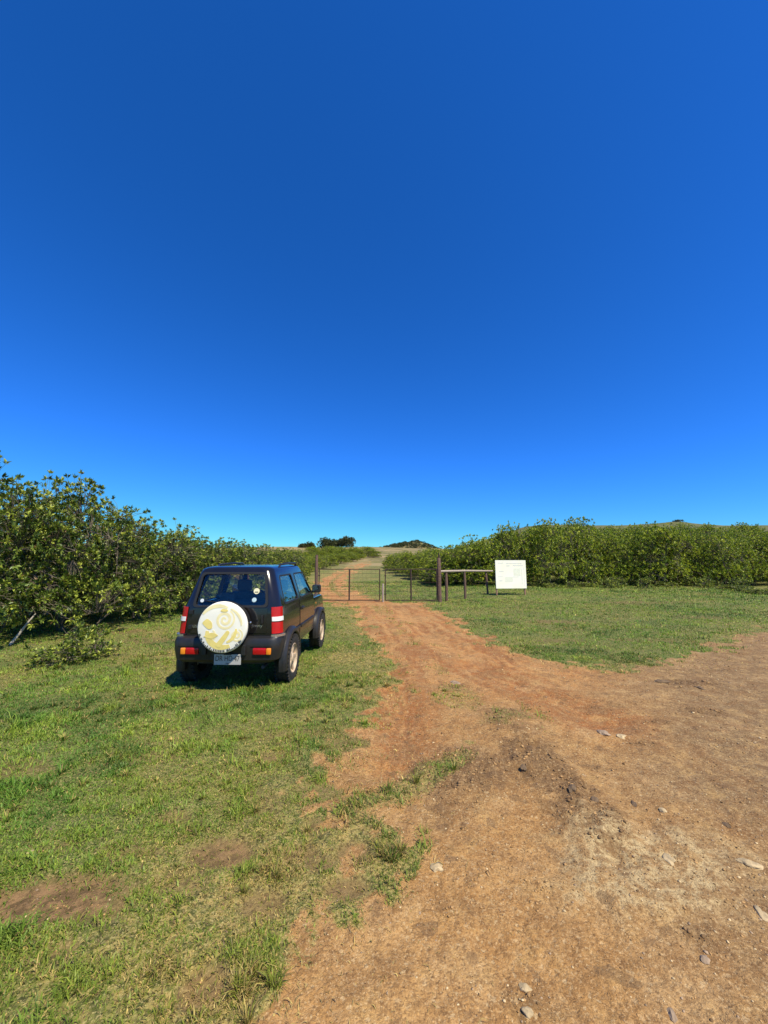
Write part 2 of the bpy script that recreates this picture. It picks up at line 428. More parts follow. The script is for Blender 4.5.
def build_ground():
    NR, NA = 560, 900
    rr = .35 * (2600 / .35) ** (np.linspace(0, 1, NR))
    # finer angular steps ahead of the viewer
    aa = np.concatenate([np.linspace(-62, 62, 700, endpoint=False), np.linspace(62, 298, 200, endpoint=False)]) * PI / 180
    Rg, Ag = np.meshgrid(rr, aa, indexing='ij')
    x = (Rg * np.sin(Ag)).ravel(); y = (Rg * np.cos(Ag)).ravel()
    x = np.append(x, 0.); y = np.append(y, 0.)
    m = masks(x, y); z = ground_z(x, y, m)
    na = len(aa)
    i = np.arange(NR - 1)[:, None] * na; j = np.arange(na)[None, :]; j2 = (j + 1) % na
    q = np.stack([i + j, i + j2, i + na + j2, i + na + j], -1).reshape(-1, 4)[:, ::-1]
    c = NR * na
    tri = np.stack([np.full(na, c), np.arange(na), (np.arange(na) + 1) % na], -1)[:, ::-1]
    flat = np.concatenate([q.ravel(), tri.ravel()])
    sizes = np.concatenate([np.full(len(q), 4), np.full(len(tri), 3)])
    far = sstep(38, 75, y) * (1 - 0) 
    at = {k: m[k] for k in ('dirt', 'bare', 'orange', 'grey', 'dark', 'pale', 'dry', 'streak')}
    at['far'] = far; at['scrub'] = sstep(.12, .3, x / np.maximum(y, 1)) * sstep(60, 90, y)
    me = np_mesh('ground', np.c_[x, y, z], flat, sizes, at, smooth=True)
    tag(link_mesh('ground', me, ground_material()), kind='structure')
build_ground()

# ------------------------------------------------------------------ grass blades
def grass_material():
    t = NT('grass_blades')
    c = t.attr('tint').outputs['Color']
    b = t.bsdf(c, .5, Specular_IOR_Level=.3)
    tr = t.n('ShaderNodeBsdfTranslucent'); t.l(c, tr.inputs[0])
    mx = t.n('ShaderNodeMixShader'); mx.inputs[0].default_value = .28
    t.l(b.outputs[0], mx.inputs[1]); t.l(tr.outputs[0], mx.inputs[2])
    return t.done(mx)

def build_grass():
    X = []; Y = []
    bands = [(1.2, 2.2, 30000), (2.2, 3.2, 21000), (3.2, 4.5, 13000), (4.5, 6.5, 7000), (6.5, 9, 3600), (9, 13, 1400), (13, 20, 650), (20, 34, 260)]
    for r0, r1, dens in bands:
        a0, a1 = R(-58), R(58)
        n = int(dens * (r1 ** 2 - r0 ** 2) * (a1 - a0) / 2)
        r = np.sqrt(RNG.uniform(r0 ** 2, r1 ** 2, n)); a = RNG.uniform(a0, a1, n)
        X.append(r * np.sin(a)); Y.append(r * np.cos(a))
    x = np.concatenate(X); y = np.concatenate(Y)
    # cheap reject of the open road first
    sd = poly_sd(x, y, DIRT)
    k = (sd < 2.2) | (RNG.random(len(x)) < .02); x, y = x[k], y[k]
    m = masks(x, y)
    clump = fbm(x / .16, y / .16, 51, 3)
    p = np.clip((1 - m['dirt'] * 1.15) * (1 - .95 * m['bare']), 0, 1) * np.clip(.3 + 3.0 * (clump - .36), .3, 1) * (1 - .25 * m['dry'])
    p = np.where(m['dirt'] > .97, 0, p)
    litter = (m['dirt'] > .6) & (RNG.random(len(x)) < .10 * np.exp(-np.maximum(m['sd'], 0) / .22)) & (m['sd'] < 1.0)
    p = np.where(litter, 1, p)
    k = RNG.random(len(x)) < p
    x, y = x[k], y[k]; m = {q: v[k] for q, v in m.items()}; clump = clump[k]; litter = litter[k]
    # tussocks: fans of longer blades from one root
    nt = 150; rt_ = np.sqrt(RNG.uniform(1.3 ** 2, 6.5 ** 2, nt)); at_ = RNG.uniform(R(-56), R(12), nt)
    tx0, ty0 = rt_ * np.sin(at_), rt_ * np.cos(at_)
    tm = masks(tx0, ty0); ok = (tm['dirt'] < .75) & (tm['bare'] < .5); tx0, ty0 = tx0[ok], ty0[ok]
    extra = [(TUFTS[5][0], .10), (TUFTS[8][0], .12)]
    for (c, rad) in extra:
        q = 5; tx0 = np.append(tx0, c[0] + RNG.normal(0, rad * .45, q)); ty0 = np.append(ty0, c[1] + RNG.normal(0, rad * .3, q))
    per = 46; nt = len(tx0); ta = RNG.uniform(0, 2 * PI, nt * per); tr_ = RNG.random(nt * per) ** .7 * .022
    ex = np.repeat(tx0, per) + tr_ * np.cos(ta); ey = np.repeat(ty0, per) + tr_ * np.sin(ta)
    tl_ = np.repeat(RNG.uniform(.05, .115, nt), per) * RNG.uniform(.45, 1.1, nt * per); tdry = np.repeat(RNG.random(nt), per)
    n0 = len(x); x = np.append(x, ex); y = np.append(y, ey); m = masks(x, y); clump = np.append(clump, np.full(len(ex), .5))
    n = len(x); z = ground_z(x, y, m) - .004
    r = np.hypot(x, y)
    tall = sstep(.5, .72, fbm(x / .35, y / .35, 61, 3))
    h = (.017 + .022 * RNG.random(n) ** 1.5) * (1 + 1.1 * tall + .15 * sstep(-.35, -.02, m['sd'])) * (1 - .25 * m['dry']) + .0012 * r
    h = h * np.where(RNG.random(n) < .03, 1.8, 1)
    for (c, rad, a) in TUFTS[5:9]:
        h = h * (1 + 1.0 * sstep(rad * 1.2, 0, np.hypot(x - c[0], y - c[1])))
    wd = (.0014 + .0014 * RNG.random(n)) + .00075 * r
    wd = wd * np.where(RNG.random(n) < .12, 2.0, 1)
    th = RNG.uniform(0, 2 * PI, n); lean = np.clip(RNG.normal(1.05, .40, n), .05, 1.6)
    cell = vnoise(x / .07, y / .07, 55); cell2 = fbm(x / .22, y / .22, 57, 2)
    h = h * (.75 + .8 * sstep(.5, .85, cell)) * (1 + .5 * sstep(.55, .7, cell2))
    u = RNG.random(n)
    ps = .06 + .46 * m['dry'] ** 1.3 * (1.35 - 1.1 * sstep(.46, .6, cell2))
    dead = u < ps
    lean = np.where(dead & (RNG.random(n) < .75), RNG.uniform(1.2, 1.75, n), lean); h = np.where(dead, h * .9, h)
    litter = np.append(litter, np.zeros(n - n0, bool)); dead = dead | litter; lean = np.where(litter, RNG.uniform(1.35, 1.6, n), lean)
    th[n0:] = ta + RNG.normal(0, .35, n - n0); h[n0:] = tl_; lean[n0:] = .25 + 1.0 * tr_ / .022 + RNG.normal(0, .15, n - n0)
    dead[n0:] = RNG.random(n - n0) < (.15 + .7 * tdry ** 2)
    ca, sa = np.cos(th), np.sin(th)
    tw = th + PI / 2 + RNG.normal(0, .5, n); cw, sw = np.cos(tw), np.sin(tw)
    ph = lean
    # base, middle, tip
    mx_, mz_ = h * .5 * np.sin(ph * .5), h * .5 * np.cos(ph * .5)
    tx_, tz_ = mx_ + h * .5 * np.sin(ph * 1.25), mz_ + h * .5 * np.cos(ph * 1.25)
    V = np.empty((n, 5, 3))
    for kk, (o, zz, ww) in enumerate(((0, 0, -.5), (0, 0, .5), (mx_, mz_, .42), (mx_, mz_, -.42), (tx_, tz_, 0))):
        V[:, kk, 0] = x + ca * o + cw * wd * ww; V[:, kk, 1] = y + sa * o + sw * wd * ww; V[:, kk, 2] = z + zz
    # tint
    patch = fbm(x / .6, y / .6, 71, 3)
    green = np.array([.145, .28, .032]); lite = np.array([.34, .41, .05]); deep = np.array([.085, .165, .026])
    straw = np.array([.64, .485, .155]); olive = np.array([.26, .285, .04]); brown = np.array([.24, .15, .075])
    c = green + (deep - green) * sstep(.55, .35, patch)[:, None] + (lite - green) * (sstep(.5, .66, patch) * RNG.random(n))[:, None]
    c = c + (lite - c) * (.7 * sstep(.55, .75, cell2) * sstep(.5, .9, cell))[:, None]
    c = c + (olive - c) * (1 - .6 * sstep(.52, .62, cell2))[:, None] * np.clip(m['dry'] * 1.1 - .1, 0, 1)[:, None]
    c = np.where(dead[:, None], (straw + (brown - straw) * (RNG.random(n) ** 3)[:, None]) * RNG.uniform(.6, 1.2, n)[:, None], c)
    c = np.where((u > .975)[:, None], brown, c)
    c = c * (RNG.uniform(.6, 1.2, n) * (.86 + .14 * sstep(2.5, 5, r)))[:, None]
    T = np.repeat(c, 5, 0)
    b = np.arange(n) * 5
    fl = np.stack([b, b + 1, b + 2, b + 3, b + 3, b + 2, b + 4], -1).ravel()
    me = np_mesh('grass', V.reshape(-1, 3), fl, np.tile([4, 3], n), {'tint': T})
    tag(link_mesh('grass', me, grass_material()), 'short patchy green and straw coloured grass beside the dirt track', 'grass', kind='stuff')
    print('blades', n)
build_grass()

# ------------------------------------------------------------------ gravel and stones
ICO = None
def ico():
    bm = bmesh.new(); bmesh.ops.create_icosphere(bm, subdivisions=1, radius=1)
    bm.verts.index_update()
    v = np.array([q.co[:] for q in bm.verts]); f = np.array([[q.index for q in ff.verts] for ff in bm.faces]); bm.free(); return v, f
def gravel_material():
    t = NT('gravel'); c = t.attr('tint').outputs['Color']
    return t.done(t.bsdf(c, .9, Specular_IOR_Level=.2))
def build_gravel():
    iv, if_ = ico()
    n = 60000
    r = 1.2 * (13 / 1.2) ** RNG.random(n) ; a = RNG.uniform(R(-50), R(56), n)
    x = r * np.sin(a); y = r * np.cos(a)
    m = masks(x, y)
    p = (m['dirt'] + .8 * m['bare']) * (.16 + .4 * m['grey'] + 3.0 * m['dark'] + .8 * m['pale'] + .6 * sstep(.5, .7, fbm(x / .7, y / .7, 81, 3)))
    k = RNG.random(n) < p; x, y, r = x[k], y[k], r[k]; m = {q: v[k] for q, v in m.items()}
    n = len(x)
    s = (.0018 + .0045 * RNG.random(n) ** 7) * (.6 + .25 * r) * (1 + .8 * m['dark'])
    ang = RNG.uniform(0, 2 * PI, n); fl = RNG.uniform(.35, .8, n); el = RNG.uniform(.7, 1.5, n)
    z = ground_z(x, y, m) + s * fl * .25
    jit = 1 + RNG.normal(0, .16, (n, len(iv)))
    P = iv[None] * jit[..., None] * s[:, None, None]
    px = P[..., 0] * el[:, None]; py = P[..., 1]; pz = P[..., 2] * fl[:, None]
    ca, sa = np.cos(ang)[:, None], np.sin(ang)[:, None]
    V = np.stack([x[:, None] + px * ca - py * sa, y[:, None] + px * sa + py * ca, z[:, None] + pz], -1)
    base = np.array([.36, .215, .09]); pal = np.array([.50, .37, .20]); drk = np.array([.15, .09, .042]); gry = np.array([.30, .21, .13])
    u = RNG.random(n)[:, None]
    c = np.where(u < .55, base, np.where(u < .68, pal, np.where(u < .84, gry, drk)))
    c = np.where((m['dark'] > .5)[:, None] & (u > .35), drk * 1.35, c) * RNG.uniform(.75, 1.25, n)[:, None]
    k = len(iv)
    F = (if_[None] + (np.arange(n) * k)[:, None, None]).reshape(-1)
    me = np_mesh('gravel', V.reshape(-1, 3), F, np.full(n * len(if_), 3), {'tint': np.repeat(c, k, 0)})
    tag(link_mesh('gravel', me, gravel_material()), 'fine loose gravel and crumbs of earth scattered over the dirt road', 'gravel', kind='stuff')
build_gravel()

def stone_mat(name, c):
    return simple(name, c, .9, .35, 25, .01)
SM = [stone_mat('pale_stone', (.40, .30, .165)), stone_mat('grey_stone', (.28, .20, .13)), stone_mat('dark_stone', (.125, .08, .042))]
def stone(u, v, wx, wy, hz, mat, label, seed):
    rnd = random.Random(seed)
    wx *= .78; wy *= .85; hz *= .8
    bm = bmesh.new(); bmesh.ops.create_icosphere(bm, subdivisions=3, radius=1)
    off = Vector((rnd.random() * 50, rnd.random() * 50, 0))
    from mathutils import noise
    for q in bm.verts:
        k = 1 + .45 * noise.noise(q.co * 1.3 + off) + .16 * noise.noise(q.co * 4 + off)
        q.co = Vector((q.co.x * wx * k, q.co.y * wy * k, q.co.z * hz * k))
    wx, wy, hz = wx, wy, hz
    me = bpy.data.meshes.new('stone'); bm.to_mesh(me); bm.free(); shade(me, 40)
    o = link_mesh('stone', me, SM[mat]); x, y = G(u, v)
    o.location = (x, y, gz(x, y) - hz * .1); o.rotation_euler = (0, 0, rnd.random() * 6)
    tag(o, label, 'stone', 'stones lying on the dirt road')
STONES = [
 (669, 863, .055, .035, .022, 0, 'flat pale stone at the right end of the large pale rocky patch'),
 (750, 867, .065, .035, .02, 0, 'flat whitish stone at the right edge right of the pale rocky patch'),
 (663, 811, .035, .025, .018, 0, 'pale cream stone on bare dirt behind the pale rocky patch'),
 (762, 914, .05, .03, .02, 0, 'whitish flat stone nearest the right edge of the dirt road'),
 (672, 1013, .03, .02, .018, 1, 'grey angular stone nearest the bottom edge of the photo'),
 (727, 826, .035, .022, .022, 2, 'dark lump of stone alone on the right side of the dirt road'),
 (437, 869, .045, .035, .022, 0, 'cream rounded stone right of the grass tongue on the dirt'),
 (525, 984, .03, .02, .015, 0, 'small pale stone low in the middle of the dirt road'),
 (528, 1010, .026, .02, .015, 0, 'small pale stone below another at the bottom of the dirt road'),
 (662, 681, .16, .07, .045, 2, 'long dark flat rock by the corner of the right hand grass'),
 (700, 688, .10, .05, .03, 2, 'dark brown flat rock right of the longest dark rock'),
 (604, 734, .08, .06, .03, 1, 'grey broken rock flush with the road right of the grass tufts'),
 (621, 736, .06, .05, .025, 0, 'pale grey broken rock touching the grey one beside the grass tufts'),
 (634, 803, .05, .02, .02, 2, 'dark narrow stone between the crumbly ridge and the pale cream stone'),
 (573, 797, .06, .03, .035, 2, 'dark clod standing up on the crumbly earth ridge'),
 (594, 806, .06, .035, .035, 2, 'dark clod at the right end of the crumbly earth ridge'),
 (524, 774, .05, .03, .03, 2, 'dark clod between the gravel mound and the crumbly ridge'),
 (455, 682, .12, .06, .035, 1, 'grey flat rock lying between the two orange wheel ruts'),
 (705, 960, .03, .02, .015, 1, 'small grey stone low on the right of the dirt road'),
 (30, 851, .028, .02, .014, 0, 'tan pebble lying in the green grass at the left edge'),
]
for i, s in enumerate(STONES): stone(*s, seed=100 + i)

# ------------------------------------------------------------------ shrubs
def leaf_material(name, dark, mid, lite, brown=(.16, .09, .035)):
    t = NT(name)
    a = t.attr('tone').outputs['Fac']
    rp = t.n('ShaderNodeValToRGB'); e = rp.color_ramp.elements
    e[0].position = 0; e[0].color = (*dark, 1); e[1].position = 1; e[1].color = (*lite, 1)
    q = e.new(.5); q.color = (*mid, 1)
    q = e.new(.985); q.color = (*lite, 1); e[-1].color = (*brown, 1)
    t.l(a, rp.inputs[0])
    b = t.bsdf(rp.outputs[0], .42, Specular_IOR_Level=.45)
    tr = t.n('ShaderNodeBsdfTranslucent'); t.l(rp.outputs[0], tr.inputs[0])
    mx = t.n('ShaderNodeMixShader'); mx.inputs[0].default_value = .25
    t.l(b.outputs[0], mx.inputs[1]); t.l(tr.outputs[0], mx.inputs[2])
    return t.done(mx)
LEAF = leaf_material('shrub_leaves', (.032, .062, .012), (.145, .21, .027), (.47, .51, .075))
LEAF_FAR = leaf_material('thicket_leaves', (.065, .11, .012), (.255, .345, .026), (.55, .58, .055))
BARK = simple('pale_bark', (.12, .095, .07), .85, .5, 14, .004)
TREELEAF = leaf_material('tree_leaves', (.04, .055, .022), (.075, .09, .03), (.13, .14, .045))

def add_leaves(rng, C, D, per, size, spread, up=.35):
    """C cluster centres, D their growth directions -> leaf quads (two triangles folded on the midrib)"""
    n = len(C) * per
    c = np.repeat(C, per, 0); d = np.repeat(D, per, 0)
    u = rng.normal(size=(n, 3)); u /= np.linalg.norm(u, axis=1)[:, None]
    dirn = d * .55 + u * spread; dirn[:, 2] += .12
    dirn /= np.linalg.norm(dirn, axis=1)[:, None]
    L = size * rng.uniform(.6, 1.25, n); W = L * rng.uniform(.36, .52, n)
    nrm = rng.normal(size=(n, 3)) * .55; nrm[:, 2] += 1
    side = np.cross(dirn, nrm); side /= np.linalg.norm(side, axis=1)[:, None] + 1e-9
    up_ = np.cross(side, dirn)
    b = c + u * size * .14
    V = np.empty((n, 4, 3))
    V[:, 0] = b; V[:, 2] = b + dirn * L[:, None] - up_ * (L * .12)[:, None]
    mid = b + dirn * (L * .5)[:, None] + up_ * (W * .22)[:, None]
    V[:, 1] = mid + side * (W * .5)[:, None]; V[:, 3] = mid - side * (W * .5)[:, None]
    ctone = np.repeat(rng.beta(1.35, 1.45, len(C)), per)
    tone = np.clip(ctone + rng.normal(0, .16, n), 0, .97)
    tone = np.where(rng.random(n) < .02, 1.0, tone)
    i = np.arange(n) * 4
    fl = np.stack([i, i + 1, i + 2, i, i + 2, i + 3], -1).ravel()
    return V.reshape(-1, 3), fl, np.full(n * 2, 3), np.repeat(tone, 4)

def crown_points(rng, n, H, Rr, z0, lobes, shell=.55):
    """points in an uneven dome: a few overlapping lobes with a denser skin"""
    pts = []; outs = []
    for k in range(n):
        c, r = lobes[rng.integers(len(lobes))]
        u = rng.normal(size=3); u /= np.linalg.norm(u)
        if u[2] < -.55: u[2] *= -.5
        q = rng.random() ** .33 if rng.random() > shell else rng.uniform(.86, 1.08)
        p = c + u * r * q
        if p[2] < z0: p[2] = z0 + rng.random() * .4
        pts.append(p); outs.append(u)
    return np.array(pts), np.array(outs)

def gen_shrub(seed, H, Rr, ncl, per, leaf, z0=.15, trunks=7, shell=.6, nlobes=9, sprays=10):
    rng = np.random.default_rng(seed)
    lobes = []
    for k in range(nlobes):
        a = 2 * PI * (k + rng.random() * .7) / nlobes; rad = Rr * rng.uniform(.35, .68)
        h = H * rng.uniform(.32, .74); r = Rr * rng.uniform(.34, .52)
        lobes.append((np.array([math.cos(a) * rad, math.sin(a) * rad, h]), np.array([r, r, min(r * 1.05, H - h)])))
    for k in range(3):
        lobes.append((np.array([*(rng.normal(size=2) * Rr * .18), H * rng.uniform(.58, .74)]), np.array([Rr * .45, Rr * .45, H * .27])))
    for k in range(nlobes):      # skirts near the ground
        a = 2 * PI * (k + rng.random()) / nlobes; rad = Rr * rng.uniform(.55, .8)
        lobes.append((np.array([math.cos(a) * rad, math.sin(a) * rad, H * rng.uniform(.14, .3)]), np.array([Rr * .36, Rr * .36, H * .17])))
    C, D = crown_points(rng, ncl, H, Rr, z0, lobes, shell)
    # skeleton
    mb = MB(); nodes = []; segs = []
    def fill(ps):
        for u_, w_ in zip(ps[:-1], ps[1:]):
            for q_ in range(1, 7): segs.append(u_.lerp(w_, q_ / 7)[:])
    for k in range(trunks):
        a = 2 * PI * (k + rng.random()) / trunks
        c, r = lobes[rng.integers(nlobes + 3)]
        b = Vector((math.cos(a) * Rr * .16, math.sin(a) * Rr * .16, -.12))
        e = Vector(c + rng.normal(size=3) * .15)
        p1 = b.lerp(e, .33) + Vector(rng.normal(size=3) * .12 * Rr); p2 = b.lerp(e, .68) + Vector(rng.normal(size=3) * .12 * Rr)
        pts = [b, b.lerp(p1, .5), p1, p1.lerp(p2, .5), p2, e]
        r0 = rng.uniform(.020, .042) * (Rr / 1.7)
        mb.tube(pts, [r0, r0 * .9, r0 * .78, r0 * .62, r0 * .5, r0 * .28], 6)
        nodes += pts[2:]; fill(pts[1:])
        for s in range(5):
            o = pts[rng.integers(1, 6)]
            c2, r2 = lobes[rng.integers(len(lobes))]
            e2 = Vector(c2 + rng.normal(size=3) * np.array(r2) * .45)
            if (e2 - o).length > .75 * Rr: continue
            m1 = o.lerp(e2, .5) + Vector(rng.normal(size=3) * .12)
            mb.tube([o, m1, e2], [r0 * .48, r0 * .36, r0 * .18], 5); nodes += [m1, e2]; fill([o, m1, e2])
    N = np.array([v[:] for v in nodes])
    N = np.vstack([N, segs]) 
    # a few sprays stick out of the crown's outline
    ex = []; exd = []
    for k in range(sprays):
        i = rng.integers(len(C))
        if C[i][2] < H * .6: continue
        d = D[i] * .5 + np.array([0, 0, .9]); d /= np.linalg.norm(d)
        for q in range(3): ex.append(C[i] + d * (.08 + .08 * q)); exd.append(d)
    if ex: C = np.vstack([C, ex]); D = np.vstack([D, exd])
    for i in range(len(C)):
        j = np.argmin(((N - C[i]) ** 2).sum(1)); d = N[j]
        if np.linalg.norm(d - C[i]) > .5: d = C[i] + (d - C[i]) / np.linalg.norm(d - C[i]) * .5
        mb.tube([d, (d + C[i]) / 2 + rng.normal(size=3) * .04, C[i]], [.0055, .0045, .003], 3, cap=False)
    st = mb.mesh('stems'); shade(st, 60); st.materials.append(BARK)
    V, fl, sz, tone = add_leaves(rng, C, D, per, leaf, .62)
    fo = np_mesh('foliage', V, fl, sz, {'tone': tone}); fo.materials.append(LEAF)
    return st, fo

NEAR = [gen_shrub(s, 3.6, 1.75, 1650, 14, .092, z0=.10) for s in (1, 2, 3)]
FARV = []
for s in (11, 12, 13, 14):
    st, fo = gen_shrub(s, 3.4, 1.8, 1500, 14, .098, z0=.08, shell=.75, sprays=14)
    fo.materials.clear(); fo.materials.append(LEAF_FAR); FARV.append((st, fo))
LOW = [gen_shrub(s, .62, .62, 130, 10, .085, z0=.03, trunks=4, nlobes=6, sprays=4) for s in (21, 22)]

def copy_tree(o):
    c = o.copy(); COL.objects.link(c)
    for ch in list(o.children):
        d = ch.copy(); COL.objects.link(d); d.parent = c
    return c
_proto = {}
def shrub(kind, var, x, y, sxy, sz, label, group, cat='shrub', name='leafy_shrub', rz=None, dz=-.05):
    key = (kind, var)
    if key not in _proto:
        st, fo = {'near': NEAR, 'far': FARV, 'low': LOW}[kind][var]
        o = thing(name, label, cat); link_mesh('stems', st, None, o); link_mesh('foliage', fo, None, o); _proto[key] = o
    else: o = copy_tree(_proto[key])
    o.name = name
    o.location = (x, y, float(terrain_big(x, y)) + dz); o.rotation_euler = (0, 0, random.random() * 6.28 if rz is None else rz)
    o.scale = (sxy, sxy, sz)
    o['label'] = label; o['category'] = cat; o['group'] = group
    return o

# left hedge: a front row seen whole and the crowns behind it
GL = 'shrubs in the hedge left of the car'
front = [(-9.0, 8.6, 1.0, 1.19, 'nearest tall guava like shrub at the left edge of the photo'),
         (-8.35, 10.6, .98, 1.20, 'tall shrub second from the left edge, behind the leaning pale stem'),
         (-8.0, 12.9, 1, 1.0, 'shrub in the left hedge directly behind the reddish bank of bare earth'),
         (-7.7, 15.4, .95, .90, 'shrub in the left hedge just left of the black car'),
         (-7.5, 18.0, .95, .86, 'shrub in the left hedge behind the left half of the car rear window'),
         (-7.3, 20.9, .95, .84, 'shrub in the left hedge showing over the middle of the car roof'),
         (-7.4, 24.2, 1.0, .83, 'shrub in the left hedge showing over the right end of the car roof'),
         (-7.5, 27.8, 1.0, .83, 'shrub in the left hedge behind the car windscreen'),
         (-7.9, 31.8, 1.0, .84, 'last shrub of the left hedge beside the left gate post')]
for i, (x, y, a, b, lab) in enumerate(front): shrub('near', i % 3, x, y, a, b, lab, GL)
back_l = 'shrub crown in the second rank behind the left hedge'
for i, (x, y, b) in enumerate([(-12.0, 9.6, 1.22), (-11.2, 12.2, 1.12), (-10.8, 15.0, 1.03), (-10.4, 18.2, .96), (-10.3, 21.6, .92), (-10.5, 25.6, .90), (-10.9, 30.0, .9), (-15.0, 9.0, 1.28), (-12.2, 35, .9)]):
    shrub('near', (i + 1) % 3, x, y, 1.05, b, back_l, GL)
# saplings under it
shrub('low', 0, *G(88, 657), 0.8, .95, 'low leafy sapling standing in the grass in front of the left hedge', 'saplings in front of the left hedge', name='sapling')
shrub('low', 1, *G(60, 664), .8, .6, 'smaller sapling left of and in front of the low leafy sapling', 'saplings in front of the left hedge', name='sapling')

# right thicket
GR = 'shrubs in the thicket on the right'
rr_ = random.Random(5)
rows = [(29.3, 4.9, 33, 2.45), (32.2, 5.2, 36, 2.6), (36.0, 7.5, 40, 3.0), (40.5, 9, 45, 3.4), (46, 14, 50, 3.8), (53, 18, 58, 4.4)]
names_row = ['front shrub of the right thicket standing along the edge of the grass', 'second rank shrub of the right thicket just behind the edge',
             'third rank shrub of the right thicket up the bank', 'fourth rank shrub of the right thicket up the bank',
             'shrub near the top of the bank in the right thicket', 'highest shrub of the right thicket on top of the bank']
special = {0: {0: 'front shrub of the right thicket behind the rail fence', 1: 'front shrub of the right thicket behind the left edge of the white sign',
               2: 'front shrub of the right thicket just right of the white sign'}}
kk = 0
for ri, (y0, xa, xb, sp) in enumerate(rows):
    x = xa; i = 0
    while x < xb:
        u = 384 + 385 * x / y0
        bulge = math.exp(-((u - 565) / 55) ** 2)
        sz = (1.20 + .30 * bulge + .13 * rr_.uniform(-1, 1)) if ri < 2 else 1.15 + .16 * rr_.random()
        sz *= .66 + .34 * min(1, max(0, (u - 430) / 100))
        lab = special.get(ri, {}).get(i, names_row[ri])
        shrub('far', kk % 4, x + rr_.uniform(-.4, .4), y0 + rr_.uniform(-.9, .9), rr_.uniform(.88, 1.2), sz, lab, GR)
        kk += 1; i += 1; x += sp * rr_.uniform(.9, 1.1)
# along the right side of the track beyond the gate
for i, (x, y, s, z) in enumerate([(4.6, 32.5, .95, .72), (3.6, 36, .95, .74), (2.9, 39.5, .95, .72), (2.2, 43.5, .9, .68), (1.6, 48, .9, .62), (1.3, 53, .9, .6),
                                  (6.2, 36, 1, .8), (5.8, 41, 1, .8), (5.4, 47, 1, .8), (5.5, 54, 1, .8), (9.5, 48, 1, .85), (10, 56, 1, .85), (3.2, 62, 1, .7), (8, 64, 1, .8), (13, 64, 1, .9)]):
    shrub('far', i % 4, x, y, s, z, 'shrub beyond the gate growing on the right side of the track', 'shrubs beside the track beyond the gate')
# hillside shrubs left of and above the track
for i, (x, y, s, z) in enumerate([(-8.6, 37, .9, .7), (-9, 41, .9, .62), (-9.2, 46, .9, .6), (-8.8, 51, .9, .55), (-13, 44, 1, .7), (-13, 51, 1, .65), (-8.5, 58, 1, .55), (-12, 60, 1, .6), (-17, 60, 1, .6),
                                  (-7.5, 66, 1, .5), (-9.5, 74, 1.2, .5), (-6, 80, 1.2, .5), (-13, 78, 1.2, .55), (-6.5, 88, 1.3, .75), (-9.5, 86, 1.3, .75), (-12.5, 90, 1.3, .8), (-15.5, 88, 1.3, .75), (-4.5, 100, 1.4, .8), (-8, 102, 1.4, .8), (-11.5, 104, 1.4, .8), (-15, 106, 1.4, .8), (-19, 104, 1.4, .8), (-17, 76, 1.3, .7), (-6.5, 72, 1.1, .6), (-2.5, 92, 1.2, .6), (-7, 96, 1.3, .6), (-12, 98, 1.3, .6), (-18, 96, 1.4, .55), (-22, 84, 1.3, .55)]):
    shrub('far', (i + 2) % 4, x, y, s, z, 'small hillside shrub left of the track beyond the gate', 'hillside shrubs beyond the gate')
# weeds at the foot of the right thicket
wr = random.Random(9)
spots = [(u + wr.uniform(-8, 8), 587.5 + wr.uniform(-.8, 2.2) + max(0, u - 690) * .06, wr.uniform(.7, 1.5), wr.uniform(.5, 1.25)) for u in range(545, 800, 13)]
for i, (u, v, s, z) in enumerate(spots):
    x, y = G(u, v, .1)
    shrub('low', i % 2, x, y, s, z, 'weedy low clump in the grass at the foot of the right thicket', 'weed clumps below the right thicket', 'weed', 'weed_clump')

# leaning pale stem at the left edge: a dead limb propped in the hedge
mb = MB()
p0 = Vector((*G(9, 645), -.03))
mb.tube([p0, p0 + Vector((.10, .1, .25)), p0 + Vector((.2, .14, .45)), p0 + Vector((.3, .22, .66))], [.030, .027, .022, .012], 8)
tag(mb.build('dead_branch', simple('bleached_wood', (.40, .35, .29), .85, .3, 20, .003), None, 50), 'bleached bare branch leaning out of the hedge at the left edge', 'branch')

# ------------------------------------------------------------------ far trees, wood, knoll scrub
def gen_tree(seed, H, Rr, lobes_n, ncl, leaf):
    rng = np.random.default_rng(seed); lobes = []
    for k in range(lobes_n):
        a = rng.random() * 6.28; rad = Rr * rng.uniform(.1, .75)
        h = H * rng.uniform(.14, .66); r = Rr * rng.uniform(.32, .5)
        lobes.append((np.array([math.cos(a) * rad, math.sin(a) * rad, h]), np.array([r, r, min(r, H - h)])))
    C, D = crown_points(rng, ncl, H, Rr, H * .04, lobes, .6)
    mb = MB()
    mb.tube([(0, 0, -.5), (.1, 0, H * .25), (0, .1, H * .55)], [H * .035, H * .028, H * .012], 7)
    for c, r in lobes:
        mb.tube([(0, 0, H * .2), Vector(c) * .6 + Vector((0, 0, H * .12)), c], [H * .018, H * .012, H * .004], 5)
    V, fl, sz, tone = add_leaves(rng, C, D, 7, leaf, .7)
    return mb.mesh('trunk'), np_mesh('crown', V, fl, sz, {'tone': tone})
def far_tree(u, D, wid, hgt, seed, label, group):
    x = (u - 384) / F_PX * D; y = D
    t, c = gen_tree(seed, hgt, wid / 2, 12, 620, wid * .075)
    o = thing('broadleaf_tree', label, 'tree', (x, y, float(terrain_big(x, y)) - .2), 0, group)
    link_mesh('trunk', t, BARK, o); link_mesh('crown', c, TREELEAF, o)
FT = 'trees on the skyline beyond the gate'
far_tree(327, 270, 14, 7.6, 301, 'dark rounded tree on the skyline, the left of the two big ones', FT)
far_tree(346, 268, 12.5, 7.4, 302, 'dark rounded tree on the skyline, the right of the two big ones', FT)
